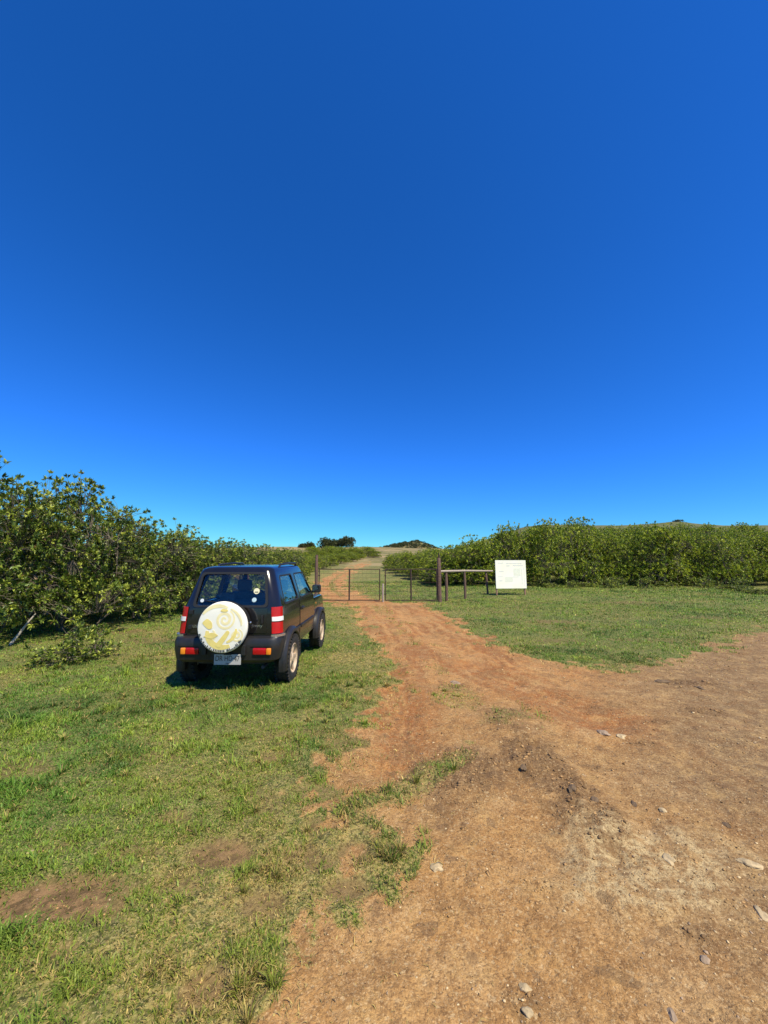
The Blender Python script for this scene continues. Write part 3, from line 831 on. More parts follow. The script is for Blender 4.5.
far_tree(336, 274, 9, 6.4, 303, 'smaller dark tree on the skyline squeezed between the two big ones', FT)
far_tree(311, 262, 9, 4.2, 304, 'low dark bushy tree left of the two big skyline trees', FT)
far_tree(303, 258, 7, 3.0, 305, 'lowest dark bushy tree at the left end of the skyline trees', FT)

def build_wood():
    rng = np.random.default_rng(77); C = []; D = []
    for k in range(330):
        x = rng.uniform(-26, 84); y = rng.uniform(385, 450)
        zz = float(terrain_big(x, y)); r = rng.uniform(1.6, 3.0)
        for q in range(26):
            u = rng.normal(size=3); u /= np.linalg.norm(u); u[2] = abs(u[2])
            C.append((x + u[0] * r, y + u[1] * r, zz + u[2] * r * .8)); D.append(u)
    V, fl, sz, tone = add_leaves(rng, np.array(C), np.array(D), 6, 1.0, .7)
    me = np_mesh('wood', V, fl, sz, {'tone': tone})
    tag(link_mesh('far_wood', me, TREELEAF), 'dark low wood covering the distant knoll beyond the gate', 'wood', kind='stuff')
build_wood()
t_, c_ = gen_tree(401, 3.4, 8, 9, 220, 1.0)
o_ = thing('hilltop_bush', 'dark low bush on the rocky top of the far hill on the right', 'bush', (452, 590, float(terrain_big(452, 590)) - 1))
link_mesh('trunk', t_, BARK, o_); link_mesh('crown', c_, TREELEAF, o_)

# ------------------------------------------------------------------ gate, rail fence, sign
RUST = simple('rusty_steel', (.06, .036, .028), .75, .45, 25, .002, Metallic=.25)
POSTW = simple('weathered_dark_timber', (.12, .07, .052), .85, .4, 18, .006)
GREYW = simple('grey_weathered_timber', (.33, .27, .22), .85, .3, 22, .004)
GY = 18.25
def post(x, y, h, wx, label, name, group, mat=POSTW, lean=0, cap=None, taper=.92):
    o = thing(name, label, 'post', (x, y, gz(x, y)), random.uniform(-.1, .1), group)
    mb = MB(); n = 10; rnd = random.Random(int(x * 100))
    zs = [-.25, 0, h * .3, h * .65, h * .97, h]
    mb.tube([(lean * z / h + rnd.uniform(-.008, .008), rnd.uniform(-.008, .008), z) for z in zs], [wx * .52, wx * .5, wx * .49, wx * .48 * taper + .01, wx * .46 * taper, wx * .38 * taper], n)
    mb.build('shaft', mat, o, 35)
    if cap:
        MB().tube([(lean, 0, h - .02), (lean, 0, h + cap)], .035, 8).build('top_pipe', RUST, o, 35)
    return o
post(-3.16, GY, 2.18, .15, 'dark timber gate post at the left end of the gate, beside the car', 'gate_post', 'posts of the gate')
po = post(2.58, GY, 2.02, .20, 'thick dark timber gate post at the right end, with thin pipe on top', 'gate_post', 'posts of the gate', cap=.22)
post(-.05, GY + .02, .82, .10, 'short middle post with pale top between the two gate leaves', 'gate_post', 'posts of the gate', GREYW)
def gate_leaf(x0, x1, y, label):
    z0 = gz((x0 + x1) / 2, y)
    o = thing('metal_gate', label, 'gate', (x0, y, z0), 0, 'leaves of the double gate')
    L = x1 - x0; f = MB()
    f.tube([(0, 0, .07), (0, 0, 1.5)], .024, 8); f.tube([(L, 0, .07), (L, 0, 1.5)], .024, 8)
    f.tube([(0, 0, 1.5), (L, 0, 1.5)], .020, 8); f.tube([(0, 0,   .08), (L, 0, .08)], .022, 8)
    f.build('frame', RUST, o, 50)
    MB().tube([(L / 2, 0, .08), (L / 2, 0, 1.5)], .036, 8).build('upright', RUST, o, 50)
    wmb = MB()
    for k in range(1, 7): wmb.tube([(.0, .012, .08 + 1.42 * k / 7), (L, .012, .08 + 1.42 * k / 7)], .0045, 5)
    for k in range(1, 14): wmb.tube([(L * k / 14, .02, .08), (L * k / 14, .02, 1.5)], .0025, 4)
    wmb.build('wire_mesh', RUST, o)
    for zz in (.35, 1.2): MB().box((.0, 0, zz), (.09, .07, .05), .006).build('hinge', RUST, o)
    return o
gate_leaf(-3.03, -.20, GY, 'left leaf of the rusty wire gate, in front of the orange track')
gate_leaf(.06, 2.46, GY, 'right leaf of the rusty wire gate, in front of the shaded grass')
# rail fence from the gate post to the sign
fx = [(2.98, 18.7), (4.05, 19.6), (5.72, 21.6)]
FG = 'posts of the low rail fence'
for i, (x, y) in enumerate(fx):
    post(x, y, 1.36 - gz(x, y) - .0, (.14, .12, .11)[i], ['short dark fence post nearest the gate under the pale rail', 'middle short fence post under the pale rail',
         'short fence post nearest the white sign under the pale rail'][i], 'fence_post', FG, lean=(0, 0, -.08)[i])
mb = MB(); mb.tube([(2.62, 18.35, 1.40), (4.05, 19.6, 1.41), (6.15, 22.1, 1.36)], [.06, .055, .05], 10)
tag(mb.build('fence_rail', GREYW, None, 50), 'long pale weathered rail lying across the short fence posts beside the gate', 'rail')

def sign():
    x0, y0 = 5.98, 20.9
    zb = gz(x0, y0)
    rz = R(7)
    o = thing('notice_board', 'large blank looking white board on wooden legs beside the rail fence', 'sign', (x0, y0, zb), rz)
    white = NT('faded_white_board')
    tc = white.n('ShaderNodeTexCoord').outputs['Object']
    nz = white.noise(1.6, 4, tc)
    c = white.mix(white.mapr(nz, .4, .65), (.88, .86, .76), (.86, .84, .68))
    white.done(white.bsdf(c, .55))
    W, H, zb0 = 1.72, 1.5, .37
    MB().box((W / 2, 0, zb0 + H / 2), (W, .03, H), .004).build('panel', white.m, o)
    faint = simple('sun_bleached_ink', (.66, .66, .62), .7, .08)
    faintw = simple('bleached_picture', (.76, .77, .64), .7, .1)
    for (a, b, zz, hh) in ((.14, .44, 1.72, .035), (.6, 1.5, 1.70, .03), (.62, .8, 1.58, .05), (1.0, 1.55, 1.59, .035), (.2, .45, 1.28, .04), (.15, .4, 1.0, .02), (.95, 1.3, .98, .02), (.2, .36, .78, .045)):
        MB().box(((a + b) / 2, -.0175, zz), (b - a, .002, hh)).build('faded_line', faint, o)
    for (a, b, z0_, z1_) in ((.52, .95, .72, .98), (1.02, 1.4, 1.05, 1.45), (1.46, 1.5, .6, 1.4), (1.6, 1.62, .5, 1.5)):
        MB().box(((a + b) / 2, -.0172, (z0_ + z1_) / 2), (b - a, .002, z1_ - z0_)).build('faded_picture', faintw, o)
    for xx in (.05, W - .08):
        MB().box((xx, .055, (zb0 + H) / 2 - .15), (.07, .07, zb0 + H + .2), .008).build('leg', simple('reddish_sign_leg', (.26, .15, .10), .8, .3, 20, .003), o)
    MB().box((W / 2, .04, zb0 + .3), (W - .25, .045, .07), .005).build('batten', POSTW, o)
sign()

# ------------------------------------------------------------------ the black off-roader (local axes: x right, y forward, z up)
def paint_material():
    t = NT('black_paint')
    g = t.n('ShaderNodeTexCoord').outputs['Object']
    sp = t.n('ShaderNodeSeparateXYZ'); t.l(g, sp.inputs[0])
    nz = t.noise(5, 6, g, .65)
    low = t.mapr(sp.outputs[2], .75, .35, 0, .4)
    du = t.math('MULTIPLY', t.math('ADD', low, .03), t.mapr(nz, .35, .7), True)
    c = t.mix(du, (.009, .009, .010), (.22, .155, .10))
    b = t.bsdf(c, t.mapr(du, 0, .6, .16, .6), Coat_Weight=.35, Coat_Roughness=.06, Metallic=.15)
    return t.done(b)
PAINT = paint_material()
PLAST = simple('black_plastic', (.013, .013, .0145), .42, .25, 30, dust=.035)
TRIMB = simple('black_rubber_seal', (.012, .012, .012), .6, .1)
TYRE = simple('tyre_rubber', (.013, .0125, .012), .85, .3, 40, .002, dust=.07)
RIM = simple('dusty_alloy', (.46, .345, .235), .5, .15, 20)
CHROME = simple('silver_trim', (.62, .62, .64), .25, .05, Metallic=.9)
DARKM = simple('dark_mirror', (.12, .12, .13), .08, .05, Metallic=.9)
RED = simple('red_lens', (.42, .004, .008), .18, .05, Coat_Weight=.2)
AMBER = simple('amber_lens', (.85, .26, .02), .15, .05, Coat_Weight=1)
CLEAR = simple('clear_lens', (.78, .76, .74), .12, .04, Coat_Weight=1)
SEAT = simple('grey_seat_cloth', (.085, .09, .10), .9, .3, 60)
INT = simple('dark_cabin_plastic', (.03, .03, .033), .7, .2)
COVERW = simple('white_vinyl', (.88, .85, .74), .45, .03, 12)
YEL = simple('pale_yellow_print', (.84, .68, .22), .5, .08, 12)
YEL2 = simple('cream_print', (.87, .76, .42), .5, .06, 12)
INK = simple('dark_print', (.06, .055, .05), .6, .1)
SHADEDP = simple('shaded_plate', (.42, .41, .39), .45, .06)  # white plate greyed: the shade on it is put into the colour
def glass_material():
    t = NT('tinted_glass')
    tr = t.n('ShaderNodeBsdfTransparent'); tr.inputs[0].default_value = (.93, .96, .96, 1)
    gl = t.n('ShaderNodeBsdfGlossy'); gl.inputs['Roughness'].default_value = .02; gl.inputs[0].default_value = (1, 1, 1, 1)
    ge = t.n('ShaderNodeNewGeometry'); dp = t.n('ShaderNodeVectorMath', operation='DOT_PRODUCT')
    t.l(ge.outputs['Normal'], dp.inputs[0]); t.l(ge.outputs['Incoming'], dp.inputs[1])
    k5 = t.math('POWER', t.math('SUBTRACT', 1.0, t.math('ABSOLUTE', dp.outputs['Value'])), 5.0)      # Schlick, the same from both sides of a thin pane
    fr_ = t.math('ADD', t.math('MULTIPLY', k5, .97), .026)
    mx = t.n('ShaderNodeMixShader'); t.l(fr_, mx.inputs[0]); t.l(tr.outputs[0], mx.inputs[1]); t.l(gl.outputs[0], mx.inputs[2])
    return t.done(mx)
GLASS = glass_material()

RINGS = [  # z, rear y, front y, half width, corner radius
 (.40, -1.58, 1.55, .64, .12), (.46, -1.63, 1.64, .712, .13), (.62, -1.655, 1.69, .722, .13), (.82, -1.655, 1.68, .722, .13),
 (.98, -1.65, 1.62, .718, .13), (1.03, -1.645, 1.52, .713, .13), (1.045, -1.645, .74, .71, .13), (1.14, -1.635, .66, .70, .13),
 (1.64, -1.515, .18, .545, .13), (1.672, -1.495, .14, .527, .14), (1.695, -1.46, .08, .49, .14), (1.71, -1.37, -.03, .42, .14)]
def _lerp(z, k):
    for a, b in zip(RINGS[:-1], RINGS[1:]):
        if a[0] <= z <= b[0]:
            t = (z - a[0]) / (b[0] - a[0]); return a[k] + (b[k] - a[k]) * t
    return RINGS[0][k] if z < RINGS[0][0] else RINGS[-1][k]
yr = lambda z: _lerp(z, 1); yf = lambda z: _lerp(z, 2); hw = lambda z: _lerp(z, 3)
def ring(z, a, b, h, r, n=6):
    o = []
    for cx, cy, q0 in ((h - r, b - r, 0), (-h + r, b - r, 90), (-h + r, a + r, 180), (h - r, a + r, 270)):
        for k in range(n + 1):
            q = R(q0 + 90 * k / n); o.append((cx + r * math.cos(q), cy + r * math.sin(q), z))
    return o
def stack(rings):
    rs = [ring(*q) for q in rings]; n = len(rs[0]); mb = MB()
    mb.add([p for r_ in rs for p in r_], [(i * n + k, i * n + (k + 1) % n, (i + 1) * n + (k + 1) % n, (i + 1) * n + k) for i in range(len(rs) - 1) for k in range(n)]
           + [tuple(range(n))[::-1], tuple(range((len(rs) - 1) * n, len(rs) * n))])
    return mb
def rrect(poly, rad, n=4):
    """round the corners of a convex polygon"""
    out = []; m = len(poly)
    for i in range(m):
        p = Vector(poly[i]); a = (Vector(poly[i - 1]) - p).normalized(); b = (Vector(poly[(i + 1) % m]) - p).normalized()
        for k in range(n + 1):
            t = k / n; q0 = p + a * rad; q1 = p + b * rad
            out.append(tuple((q0.lerp(p, t)).lerp(p.lerp(q1, t), t)))
    return out
REARW = rrect([(-.515, 1.165), (.515, 1.165), (.455, 1.612), (-.455, 1.612)], .06)
QUART = rrect([(-1.36, 1.165), (-.56, 1.165), (-.62, 1.565), (-1.25, 1.565)], .06)       # (y, z)
DOORW = rrect([(-.40, 1.165), (.50, 1.165), (.20, 1.565), (-.44, 1.565)], .05)
WIND = rrect([(-.58, 1.12), (.58, 1.12), (.47, 1.57), (-.47, 1.57)], .06)
AX_R, AX_F, WR = -1.10, 1.15, .335

def build_car():
    O = Vector((-2.115, 7.20)); yaw = -.028
    car = thing('parked_car', 'small black three door off-roader parked on the grass with a white spare wheel cover', 'car', (O.x, O.y, 0), yaw)
    car.rotation_euler = (R(1.2), 0, yaw)
    outer = stack(RINGS).mesh('body')
    inner = stack([(.52, -1.56, .60, .655, .08), (1.04, -1.55, .60, .64, .08), (1.14, -1.555, .56, .63, .08), (1.62, -1.45, .13, .49, .08), (1.66, -1.42, .08, .45, .08)]).mesh('c')
    cut = [inner, MB().prism(REARW, -1.9, -1.40, 'y').mesh('c'), MB().prism(QUART, -.9, .9, 'x').mesh('c'), MB().prism(DOORW, -.9, .9, 'x').mesh('c'),
           MB().prism(WIND, .02, 1.2, 'y').mesh('c')]
    for ay in (AX_R, AX_F):
        for s in (-1, 1):
            cut.append(MB().lathe([(0, .42 * s), (.395, .42 * s), (.395, 1.0 * s), (0, 1.0 * s)], 40, Matrix.Translation((0, ay, .345))).mesh('c'))
    me = boolean(outer, cut); shade(me, 28)
    link_mesh('body', me, PAINT, car)
    wl = MB()
    for ay in (AX_R, AX_F):
        for s in (-1, 1):       # upper half of each wheel housing
            hn = 16; arc = [(ay + .388 * math.cos(R(8 + 164 * k / hn)), .345 + .388 * math.sin(R(8 + 164 * k / hn))) for k in range(hn + 1)]
            wl.add([(s * .43, a_, b_) for a_, b_ in arc] + [(s * .66, a_, b_) for a_, b_ in arc], [(k, k + 1, hn + 2 + k, hn + 1 + k) for k in range(hn)] + [tuple(range(hn + 1))])
    wl.box((0, 0, .42), (1.0, 3.0, .16), .03); wl.box((0, AX_R, .33), (1.2, .09, .09), .03); wl.box((0, AX_F, .33), (1.2, .09, .09), .03)
    wl.build('chassis', INT, car, 40)

    # windows: real panes a few millimetres inside the openings
    def rear_y(z): return yr(z) + .012
    mb = MB(); m = len(REARW); mb.add([(x, rear_y(z), z) for x, z in REARW] + [(x, rear_y(z) + .004, z) for x, z in REARW],
        [tuple(range(m)), tuple(range(2 * m - 1, m - 1, -1))] + [(i, i + m, (i + 1) % m + m, (i + 1) % m) for i in range(m)])
    rg = mb.build('rear_window', GLASS, car)
    ins = [(x * .975, 1.388 + (z - 1.388) * .955) for x, z in REARW]
    def band(o1, i1, P, depth):
        mb = MB(); n = len(o1)
        mb.add([P(*p) for p in o1] + [P(*p) for p in i1], [(k, (k + 1) % n, (k + 1) % n + n, k + n) for k in range(n)])
        me = mb.mesh('t'); solidify(me, depth); return me
    grow = [(x * 1.045, 1.388 + (z - 1.388) * 1.09) for x, z in REARW]
    link_mesh('window_seal', band(grow, ins, lambda x, z: (x, yr(z) - .012, z), .01), TRIMB, rg)
    # stickers on the rear glass
    for (cx, cz, r0, mat) in ((.345, 1.365, .043, simple('cream_sticker', (.72, .68, .45), .5, .06)), (.325, 1.245, .033, simple('pale_blue_sticker', (.42, .55, .58), .5, .1)),
                              (-.42, 1.235, .026, simple('white_sticker', (.6, .64, .66), .5, .1))):
        pp = [(cx + r0 * math.cos(q * PI / 10), cz + r0 * .95 * math.sin(q * PI / 10)) for q in range(20)]
        st = MB(); st.add([(x, rear_y(z) - .003, z) for x, z in pp] + [(x, rear_y(z) - .0015, z) for x, z in pp],
            [tuple(range(20)), tuple(range(39, 19, -1))] + [(i, i + 20, (i + 1) % 20 + 20, (i + 1) % 20) for i in range(20)])
        st.build('sticker', mat, rg)
    MB().box((.345, rear_y(1.35) - .005, 1.352), (.05, .002, .012)).build('sticker_print', INK, rg)
    # windscreen and side glass
    mb = MB(); m = len(WIND); wy = lambda z: yf(z) - .015
    mb.add([(x, wy(z), z) for x, z in WIND] + [(x, wy(z) - .005, z) for x, z in WIND], [tuple(range(m)), tuple(range(2 * m - 1, m - 1, -1))] + [(i, i + m, (i + 1) % m + m, (i + 1) % m) for i in range(m)])
    ws = mb.build('windscreen', GLASS, car)
    MB().box((-.03, wy(1.46) - .012, 1.46), (.12, .006, .13), .002, Matrix.Rotation(R(43), 3, 'X')).build('permit_sticker', simple('blue_permit', (.25, .5, .75), .6, .1), ws)
    MB().box((.0, .12, 1.56), (.2, .03, .06), .012).build('rear_view_mirror', INT, car)
    for s in (-1, 1):
        for poly, nm in ((QUART, 'quarter_window'), (DOORW, 'door_window')):
            m = len(poly); X = lambda z, d: s * (hw(z) - .012 - d)
            mb = MB(); mb.add([(X(z, 0), y, z) for y, z in poly] + [(X(z, .004), y, z) for y, z in poly],
                [tuple(range(m)), tuple(range(2 * m - 1, m - 1, -1))] + [(i, i + m, (i + 1) % m + m, (i + 1) % m) for i in range(m)])
            wn = mb.build(nm, GLASS, car)
            cy = sum(p[0] for p in poly) / m
            gr = [(cy + (y - cy) * 1.03, 1.365 + (z - 1.365) * 1.06) for y, z in poly]; si = [(cy + (y - cy) * .98, 1.365 + (z - 1.365) * .95) for y, z in poly]
            link_mesh('window_seal', band(gr, si, lambda y, z: (s * (hw(z) + .004), y, z), .008), TRIMB, wn)
        # door skin, proud of the body so that its shut lines read
        zs = [.47, .54, .62, .72, .82, .90, .98, 1.06, 1.13]
        d = MB()
        def DP(i, j): 
            z = zs[j]; y = -.52 + (.56 + .52) * i / 8
            return (s * (hw(z) + .007), y, z)
        d.grid(DP, 8, len(zs) - 1); dm = d.mesh('door'); solidify(dm, .010 ); shade(dm, 30)
        door = link_mesh('door', dm, PAINT, car)
        hh = MB().box((s * (hw(.98) + .022), -.38, .985), (.03, .15, .035), .01).box((s * (hw(.98) + .006), -.38, .985), (.012, .18, .06), .005)
        hh.build('handle', PLAST, door)
        MB().box((s * (hw(.72) + .018), .02, .70), (.022, 1.04, .05), .008).build('side_moulding', PLAST, door)
        MB().box((s * (hw(.72) + .012), -.66, .70), (.02, .24, .05), .008).build('rear_moulding', PLAST, car)
        # mirror
        mr = MB(); mr.box((s * .785, .50, 1.235), (.17, .10, .15), .035); mr.tube([(s * .68, .54, 1.17), (s * .75, .52, 1.19)], .025, 8)
        mo = mr.build('wing_mirror', PLAST, car, 40)
        MB().box((s * .785, .447, 1.237), (.135, .004, .115), .001).build('mirror_glass', DARKM, mo)
        # wheel arches
        for ay in (AX_R, AX_F):
            ar = MB(); n = 26; prof = [(.365, .66), (.368, .775), (.385, .792), (.425, .785), (.455, .752), (.46, .69), (.43, .66)]
            vs_ = []; m = len(prof)
            for k in range(n + 1):
                q = R(-12 + 204 * k / n)
                for rr, xx in prof: vs_.append((s * xx, ay + rr * math.cos(q), .345 + rr * math.sin(q)))
            fs_ = [(k * m + i, k * m + (i + 1) % m, (k + 1) * m + (i + 1) % m, (k + 1) * m + i) for k in range(n) for i in range(m)] + [tuple(range(m)), tuple(range(n * m, n * m + m))[::-1]]
            ar.add(vs_, fs_); ar.build('wheel_arch', PLAST, car, 35)
            # wheel
            wh = bpy.data.objects.new('wheel', None); COL.objects.link(wh); wh.parent = car; wh.location = (s * .685, ay, WR)
            ty = MB(); tp = [(.20, -.09), (.235, -.103), (.29, -.108), (.322, -.098), (WR, -.075), (WR, -.02), (WR - .008, -.016), (WR - .008, .016), (WR, .02), (WR, .075), (.322, .098), (.29, .108), (.235, .103), (.20, .09), (.196, 0)]
            ty.lathe(tp, 48, closed=True)
            for k in range(36):
                q = 2 * PI * k / 36
                for off in (-.088, .088):
                    ty.box((off, math.cos(q + off) * (WR - .003), math.sin(q + off) * (WR - .003)), (.036, .034, .022), 0, Matrix.Rotation(q + off, 3, 'X'))
            ty.build('tyre', TYRE, wh, 35)
            rm = MB(); rm.lathe([(.205, .10 * s), (.198, .085 * s), (.182, .06 * s), (.17, .045 * s), (.12, .06 * s), (.075, .075 * s), (.06, .095 * s), (.0, .098 * s)], 40)
            rm.lathe([(.205, .10 * s), (.215, .095 * s), (.20, -.09 * s)], 40)
            for k in range(5):
                q = 2 * PI * k / 5
                rm.box((.066 * s, math.cos(q) * .125, math.sin(q) * .125), (.03, .15, .055), .012, Matrix.Rotation(q, 3, 'X'))
            rm.build('rim', RIM, wh, 35)
            for k in range(5):
                q = 2 * PI * (k + .5) / 5
                MB().lathe([(0, .006), (.022, .006), (.022, 0)], 10, Matrix.Translation((.064 * s, math.cos(q) * .125, math.sin(q) * .125))).build('rim_hole', INT, wh)
        # tail light wrapping the corner
        def corner(z, e): return [(s * x, y + 0, z) for x, y in corner_pts(z, e)]
        def corner_pts(z, e):
            h, a, r = hw(z), yr(z), .11
            o = [(h - .10, a - e)]
            for k in range(6):
                q = R(-90 + 90 * k / 5); o.append((h - r + (r + e) * math.cos(q), a + r + (r + e) * math.sin(q)))
            return o
        def lens(z0, z1, mat, nm, par=None, e=.014):
            A = corner(z0, e); B = corner(z1, e); A0 = corner(z0, -.004); B0 = corner(z1, -.004); n = len(A)
            mb = MB(); mb.add(A + B + A0 + B0, [(i, i + 1, n + i + 1, n + i) for i in range(n - 1)] + [(2 * n + i, 2 * n + i + 1, 3 * n + i + 1, 3 * n + i) for i in range(n - 1)]
                + [(i, i + 1, 2 * n + i + 1, 2 * n + i) for i in range(n - 1)] + [(n + i, n + i + 1, 3 * n + i + 1, 3 * n + i) for i in range(n - 1)] + [(0, n, 3 * n, 2 * n), (n - 1, 2 * n - 1, 4 * n - 1, 3 * n - 1)])
            return mb.build(nm, mat, par or car, 30)
        tl = lens(.795, 1.15, RED, 'tail_light'); lens(.962, 1.02, CLEAR, 'reversing_lens', tl, .017)
        lens(.755, .785, CHROME, 'corner_glint', None, .045)  # silver strip standing in for the bright reflection on the bumper corner
        # roof rail
        rl = MB(); rl.tube([(s * .485, -1.02, 1.68), (s * .488, -.95, 1.728), (s * .488, -.4, 1.740), (s * .485, -.02, 1.73), (s * .48, .06, 1.68)], .017, 8)
        rl.build('roof_rail', PLAST, car, 50)
    # tailgate skin below and around the glass
    tz = [.80, .86, .94, 1.02, 1.09, 1.135]
    t_ = MB(); t_.grid(lambda i, j: (-.53 + 1.06 * i / 6, yr(tz[j]) - .008, tz[j]), 6, 5)
    tm = t_.mesh('tailgate'); solidify(tm, .010); shade(tm, 30)
    tg = link_mesh('tailgate', tm, PAINT, car)
    MB().box((.47, yr(.97) - .02, .985), (.03, .03, .11), .008).build('handle', PLAST, tg)
    for zz in (.88, 1.08): MB().box((-.535, yr(zz) - .015, zz), (.05, .03, .06), .008).build('hinge', PLAST, tg)
    bd = text_mesh('Jimny', .062, .002); b = link_mesh('model_badge', bd, CHROME, tg); b.rotation_euler = (PI / 2, 0, 0); b.location = (.40, yr(.90) - .012, .90); b.scale = (1.15, 1, 1)
    bd = text_mesh('SUZUKI', .05, .002); b = link_mesh('maker_badge', bd, CHROME, tg); b.rotation_euler = (PI / 2, 0, 0); b.location = (-.46, yr(.89) - .012, .89); b.scale = (.75, 1, 1)
    # wiper
    wp = MB(); wp.tube([(.08, -1.665, 1.165), (-.02, -1.655, 1.20), (-.36, -1.64, 1.235)], [.012, .008, .006], 6); wp.box((.08, -1.66, 1.16), (.05, .04, .05), .012)
    wp.build('rear_wiper', PLAST, car, 40)
    # high brake light under the roof edge, roof lip
    MB().box((0, -1.495, 1.64), (.16, .02, .018), .004).build('brake_light', RED, car)
    # rear bumper
    bp = stack([(.42, -1.70, -1.30, .65, .1), (.46, -1.745, -1.30, .72, .13), (.60, -1.765, -1.30, .745, .14), (.70, -1.765, -1.30, .745, .14), (.745, -1.745, -1.30, .73, .13), (.762, -1.70, -1.30, .71, .12)]).mesh('b')
    cuts = []
    for s in (-1, 1):
        cuts.append(MB().lathe([(0, .40 * s), (.40, .40 * s), (.40, 1.0 * s), (0, 1.0 * s)], 40, Matrix.Translation((0, AX_R, .345))).mesh('c'))
        cuts.append(MB().box((s * .50, -1.79, .58), (.29, .07, .125)).mesh('c'))
    cuts.append(MB().box((.02, -1.80, .475), (.44, .11, .16)).mesh('c'))
    bm_ = boolean(bp, cuts); shade(bm_, 30); bump_o = link_mesh('rear_bumper', bm_, PLAST, car)
    for s in (-1, 1):
        lp = MB().box((.02 + s * .462, -1.762, .58), (.18, .03, .085), .012).build('bumper_lamp', RED, bump_o, 30)
        MB().box((.02 + s * .587, -1.762, .58), (.064, .03, .085), .012).build('indicator', AMBER, bump_o, 30)
        MB().box((s * .27, -1.775, .60), (.06, .04, .14), .01).build('bumper_step', PLAST, bump_o)
    # number plate
    pl = MB().box((.055, -1.775, .475), (.365, .012, .135), .003).build('number_plate', SHADEDP, car)
    tx = link_mesh('plate_number', text_mesh('DR HD·47', .098, .0015), INK, pl); tx.rotation_euler = (PI / 2, 0, 0); tx.location = (.055, -1.7825, .488); tx.scale = (.78, 1, 1)
    tx = link_mesh('plate_country', text_mesh('CHILE', .022, .001), INK, pl); tx.rotation_euler = (PI / 2, 0, 0); tx.location = (.055, -1.7825, .424)
    MB().box((.055, -1.775, .547), (.1, .03, .02), .004).build('plate_lamp', PLAST, car)
    # spare wheel in its cover
    SX, SZ, SR = .005, .915, .345
    M = Matrix.Translation((SX, 0, SZ)) @ Matrix.Diagonal((.975, 1, .975, 1)) @ Matrix.Rotation(R(-90), 4, 'Z')
    sp = MB().lathe([(.10, 1.66), (.26, 1.665), (.325, 1.69), (.338, 1.73), (.338, 1.84), (.330, 1.862), (.318, 1.868), (0, 1.868)], 56, M).build('spare_wheel', TYRE, car, 35)
    sp.data.materials[0] = PLAST
    # white vinyl face with a rolled rim: slightly domed
    cv = MB().lathe([(.341, 1.826), (.346, 1.85), (.343, 1.872), (.333, 1.884), (.31, 1.888), (.2, 1.893), (.1, 1.895), (0, 1.8955)], 64, M).build('wheel_cover', COVERW, sp, 40)
    def face_y(r): return -(1.897 - .009 * (r / .31) ** 2)
    def ribbon(pts, wds, mat, nm, lift=0):
        mb = MB(); n = len(pts); L = []; Rt = []
        for i in range(n):
            a = Vector(pts[max(i - 1, 0)]); c = Vector(pts[min(i + 1, n - 1)]); d = (c - a).normalized(); nn = Vector((-d.y, d.x)) * wds[i] * .5
            for q, lst in ((Vector(pts[i]) + nn, L), (Vector(pts[i]) - nn, Rt)):
                lst.append((q.x + SX, face_y(q.length) - lift, q.y + SZ))
        mb.add(L + Rt, [(i, i + 1, n + i + 1, n + i) for i in range(n - 1)])
        me = mb.mesh(nm); solidify(me, .0012); return me
    def spiral(cx, cz, r0, r1, turns, a0, w, n=60):
        pts = []
        for i in range(n):
            t = i / (n - 1); q = a0 + turns * 2 * PI * t; rr = r0 + (r1 - r0) * t
            pts.append((cx + rr * math.cos(q), cz + rr * math.sin(q)))
        return pts, [w * (.6 + .5 * math.sin(PI * i / (n - 1))) for i in range(n)]
    k = 0
    for (arg, mat) in (((.04, .10, .012, .135, 2.1, .4, .034), YEL2), ((.205, -.105, .01, .085, 1.8, 2.5, .028), YEL2), ((-.15, -.11, .02, .08, 1.1, .5, .03), YEL2),
                       ((-.03, -.02, .16, .26, .32, 3.3, .075), YEL), ((-.02, .02, .25, .285, .22, 1.2, .045), YEL2), ((.0, -.05, .16, .20, .2, 5.2, .04), YEL), ((.05, -.02, .22, .27, .18, .2, .03), YEL2)):
        pts, wd = spiral(*arg); link_mesh('printed_swirl', ribbon(pts, wd, mat, 'swirl', .0004 * k), mat, cv); k += 1
    for (poly, lift) in (([(-.27, .06), (-.20, .12), (-.13, .07), (-.12, -.01), (-.17, -.03), (-.22, .01)], .0030), ([(-.08, -.23), (.0, -.13), (.08, -.03), (.12, -.06), (.06, -.16), (-.02, -.27)], .0033), ([(-.25, -.12), (-.12, -.06), (-.03, -.1), (-.12, -.15)], .0036), ([(.0, .25), (.09, .23), (.06, .2), (-.03, .21)], .0039)):
        pp = rrect(poly, .025, 3); m = len(pp)
        mb = MB(); mb.add([(x + SX, face_y(math.hypot(x, z)) - lift, z + SZ) for x, z in pp], [tuple(range(m))]); me = mb.mesh('p'); solidify(me, .0012)
        link_mesh('printed_patch', me, YEL, cv)
    # the worn dark print round the lower rim, too worn to read
    ink = MB(); rnd = random.Random(4)
    q = 196
    while q < 330:
        st_ = rnd.uniform(2.2, 5.5)
        if rnd.random() < .85:
            for (ra, rb) in ((.292, .322),) if rnd.random() < .6 else ((.308, .322),):
                a0, a1 = R(q), R(q + st_ * .62)
                ink.add([(SX + rr * math.cos(a), face_y(min(rr, .31)) + .004 * 0 - .002, SZ + rr * math.sin(a)) for rr, a in ((ra, a0), (rb, a0), (rb, a1), (ra, a1))], [(0, 1, 2, 3)])
        q += st_
    im = ink.mesh('ink'); solidify(im, .001); link_mesh('worn_rim_print', im, INK, cv)
    MB().lathe([(0, .02), (.014, .016), (.016, 0)], 12, Matrix.Translation((SX + .345 * math.cos(R(8)), -1.78, SZ + .345 * math.sin(R(8)))) @ Matrix.Rotation(R(0), 4, 'Z')).build('cover_lock', CHROME, sp, 40)
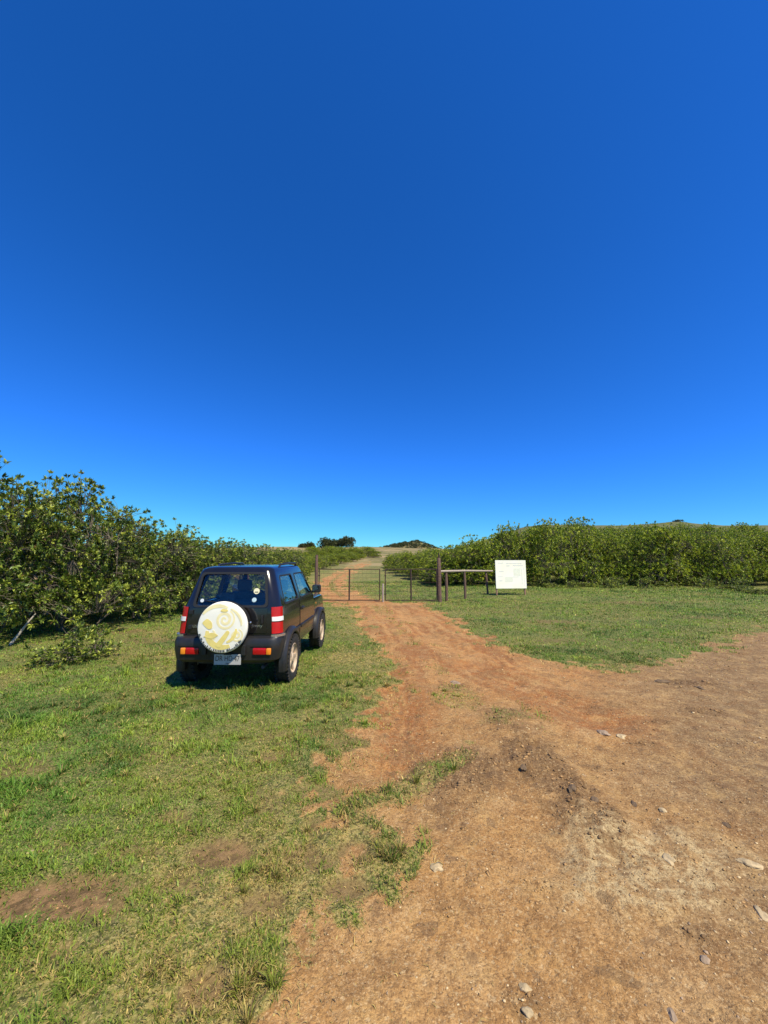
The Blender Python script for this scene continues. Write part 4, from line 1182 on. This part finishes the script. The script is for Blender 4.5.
    # exhaust, tow eye
    MB().tube([(.5, -1.2, .36), (.5, -1.66, .345)], .025, 10).build('exhaust', INT, car, 40)
    # cabin
    for s in (-1, 1):
        se = MB().box((s * .32, .02, .66), (.46, .48, .16), .05).box((s * .32, -.24, .98), (.46, .14, .56), .05, Matrix.Rotation(R(12), 3, 'X'))
        sm = se.build('front_seat', SEAT, car, 40)
        MB().box((s * .32, -.30, 1.36), (.25, .10, .19), .04).tube([(s * .27, -.28, 1.2), (s * .27, -.295, 1.3)], .008, 6).tube([(s * .37, -.28, 1.2), (s * .37, -.295, 1.3)], .008, 6).build('headrest', SEAT, sm, 40)
    rs = MB().box((0, -.80, .70), (1.02, .42, .14), .04).box((0, -1.04, .96), (1.02, .13, .46), .04, Matrix.Rotation(R(10), 3, 'X')).build('rear_seat', SEAT, car, 40)
    for s in (-1, 1): MB().box((s * .27, -1.09, 1.235), (.24, .08, .13), .03).build('headrest', SEAT, rs, 40)
    MB().box((0, .50, .94), (1.22, .22, .22), .05).build('dashboard', INT, car, 40)
    stw = MB()
    n = 24; cc = Vector((-.32, .30, 1.05)); ux = Vector((1, 0, 0)); uz = Vector((0, .35, .94))
    stw.tube([cc + ux * .18 * math.cos(2 * PI * i / n) + uz * .18 * math.sin(2 * PI * i / n) for i in range(n + 1)], .014, 6)
    stw.tube([cc, cc + Vector((0, .16, -.06))], .03, 8); stw.box(cc, (.3, .02, .05), .008)
    stw.build('steering_wheel', INT, car, 40)
    # antenna
    MB().tube([(.52, .30, 1.15), (.50, .10, 1.62), (.495, .04, 1.80)], [.006, .004, .002], 6).build('antenna', INT, car)
    # headlights and front bumper, the far end of the car
    fb = stack([(.42, 1.40, 1.70, .64, .1), (.5, 1.40, 1.76, .74, .12), (.70, 1.40, 1.76, .74, .12), (.76, 1.40, 1.70, .71, .1)]).mesh('fb')
    shade(fb, 30); link_mesh('front_bumper', fb, PLAST, car)
    for s in (-1, 1):
        MB().lathe([(0, .03), (.07, .025), (.09, 0)], 20, Matrix.Translation((s * .52, 1.665, .86)) @ Matrix.Rotation(R(90), 4, 'Z')).build('headlight', CLEAR, car, 40)
        MB().box((s * .716, .80, .93), (.012, .06, .03), .004).build('side_repeater', AMBER, car)
    return car
build_car()
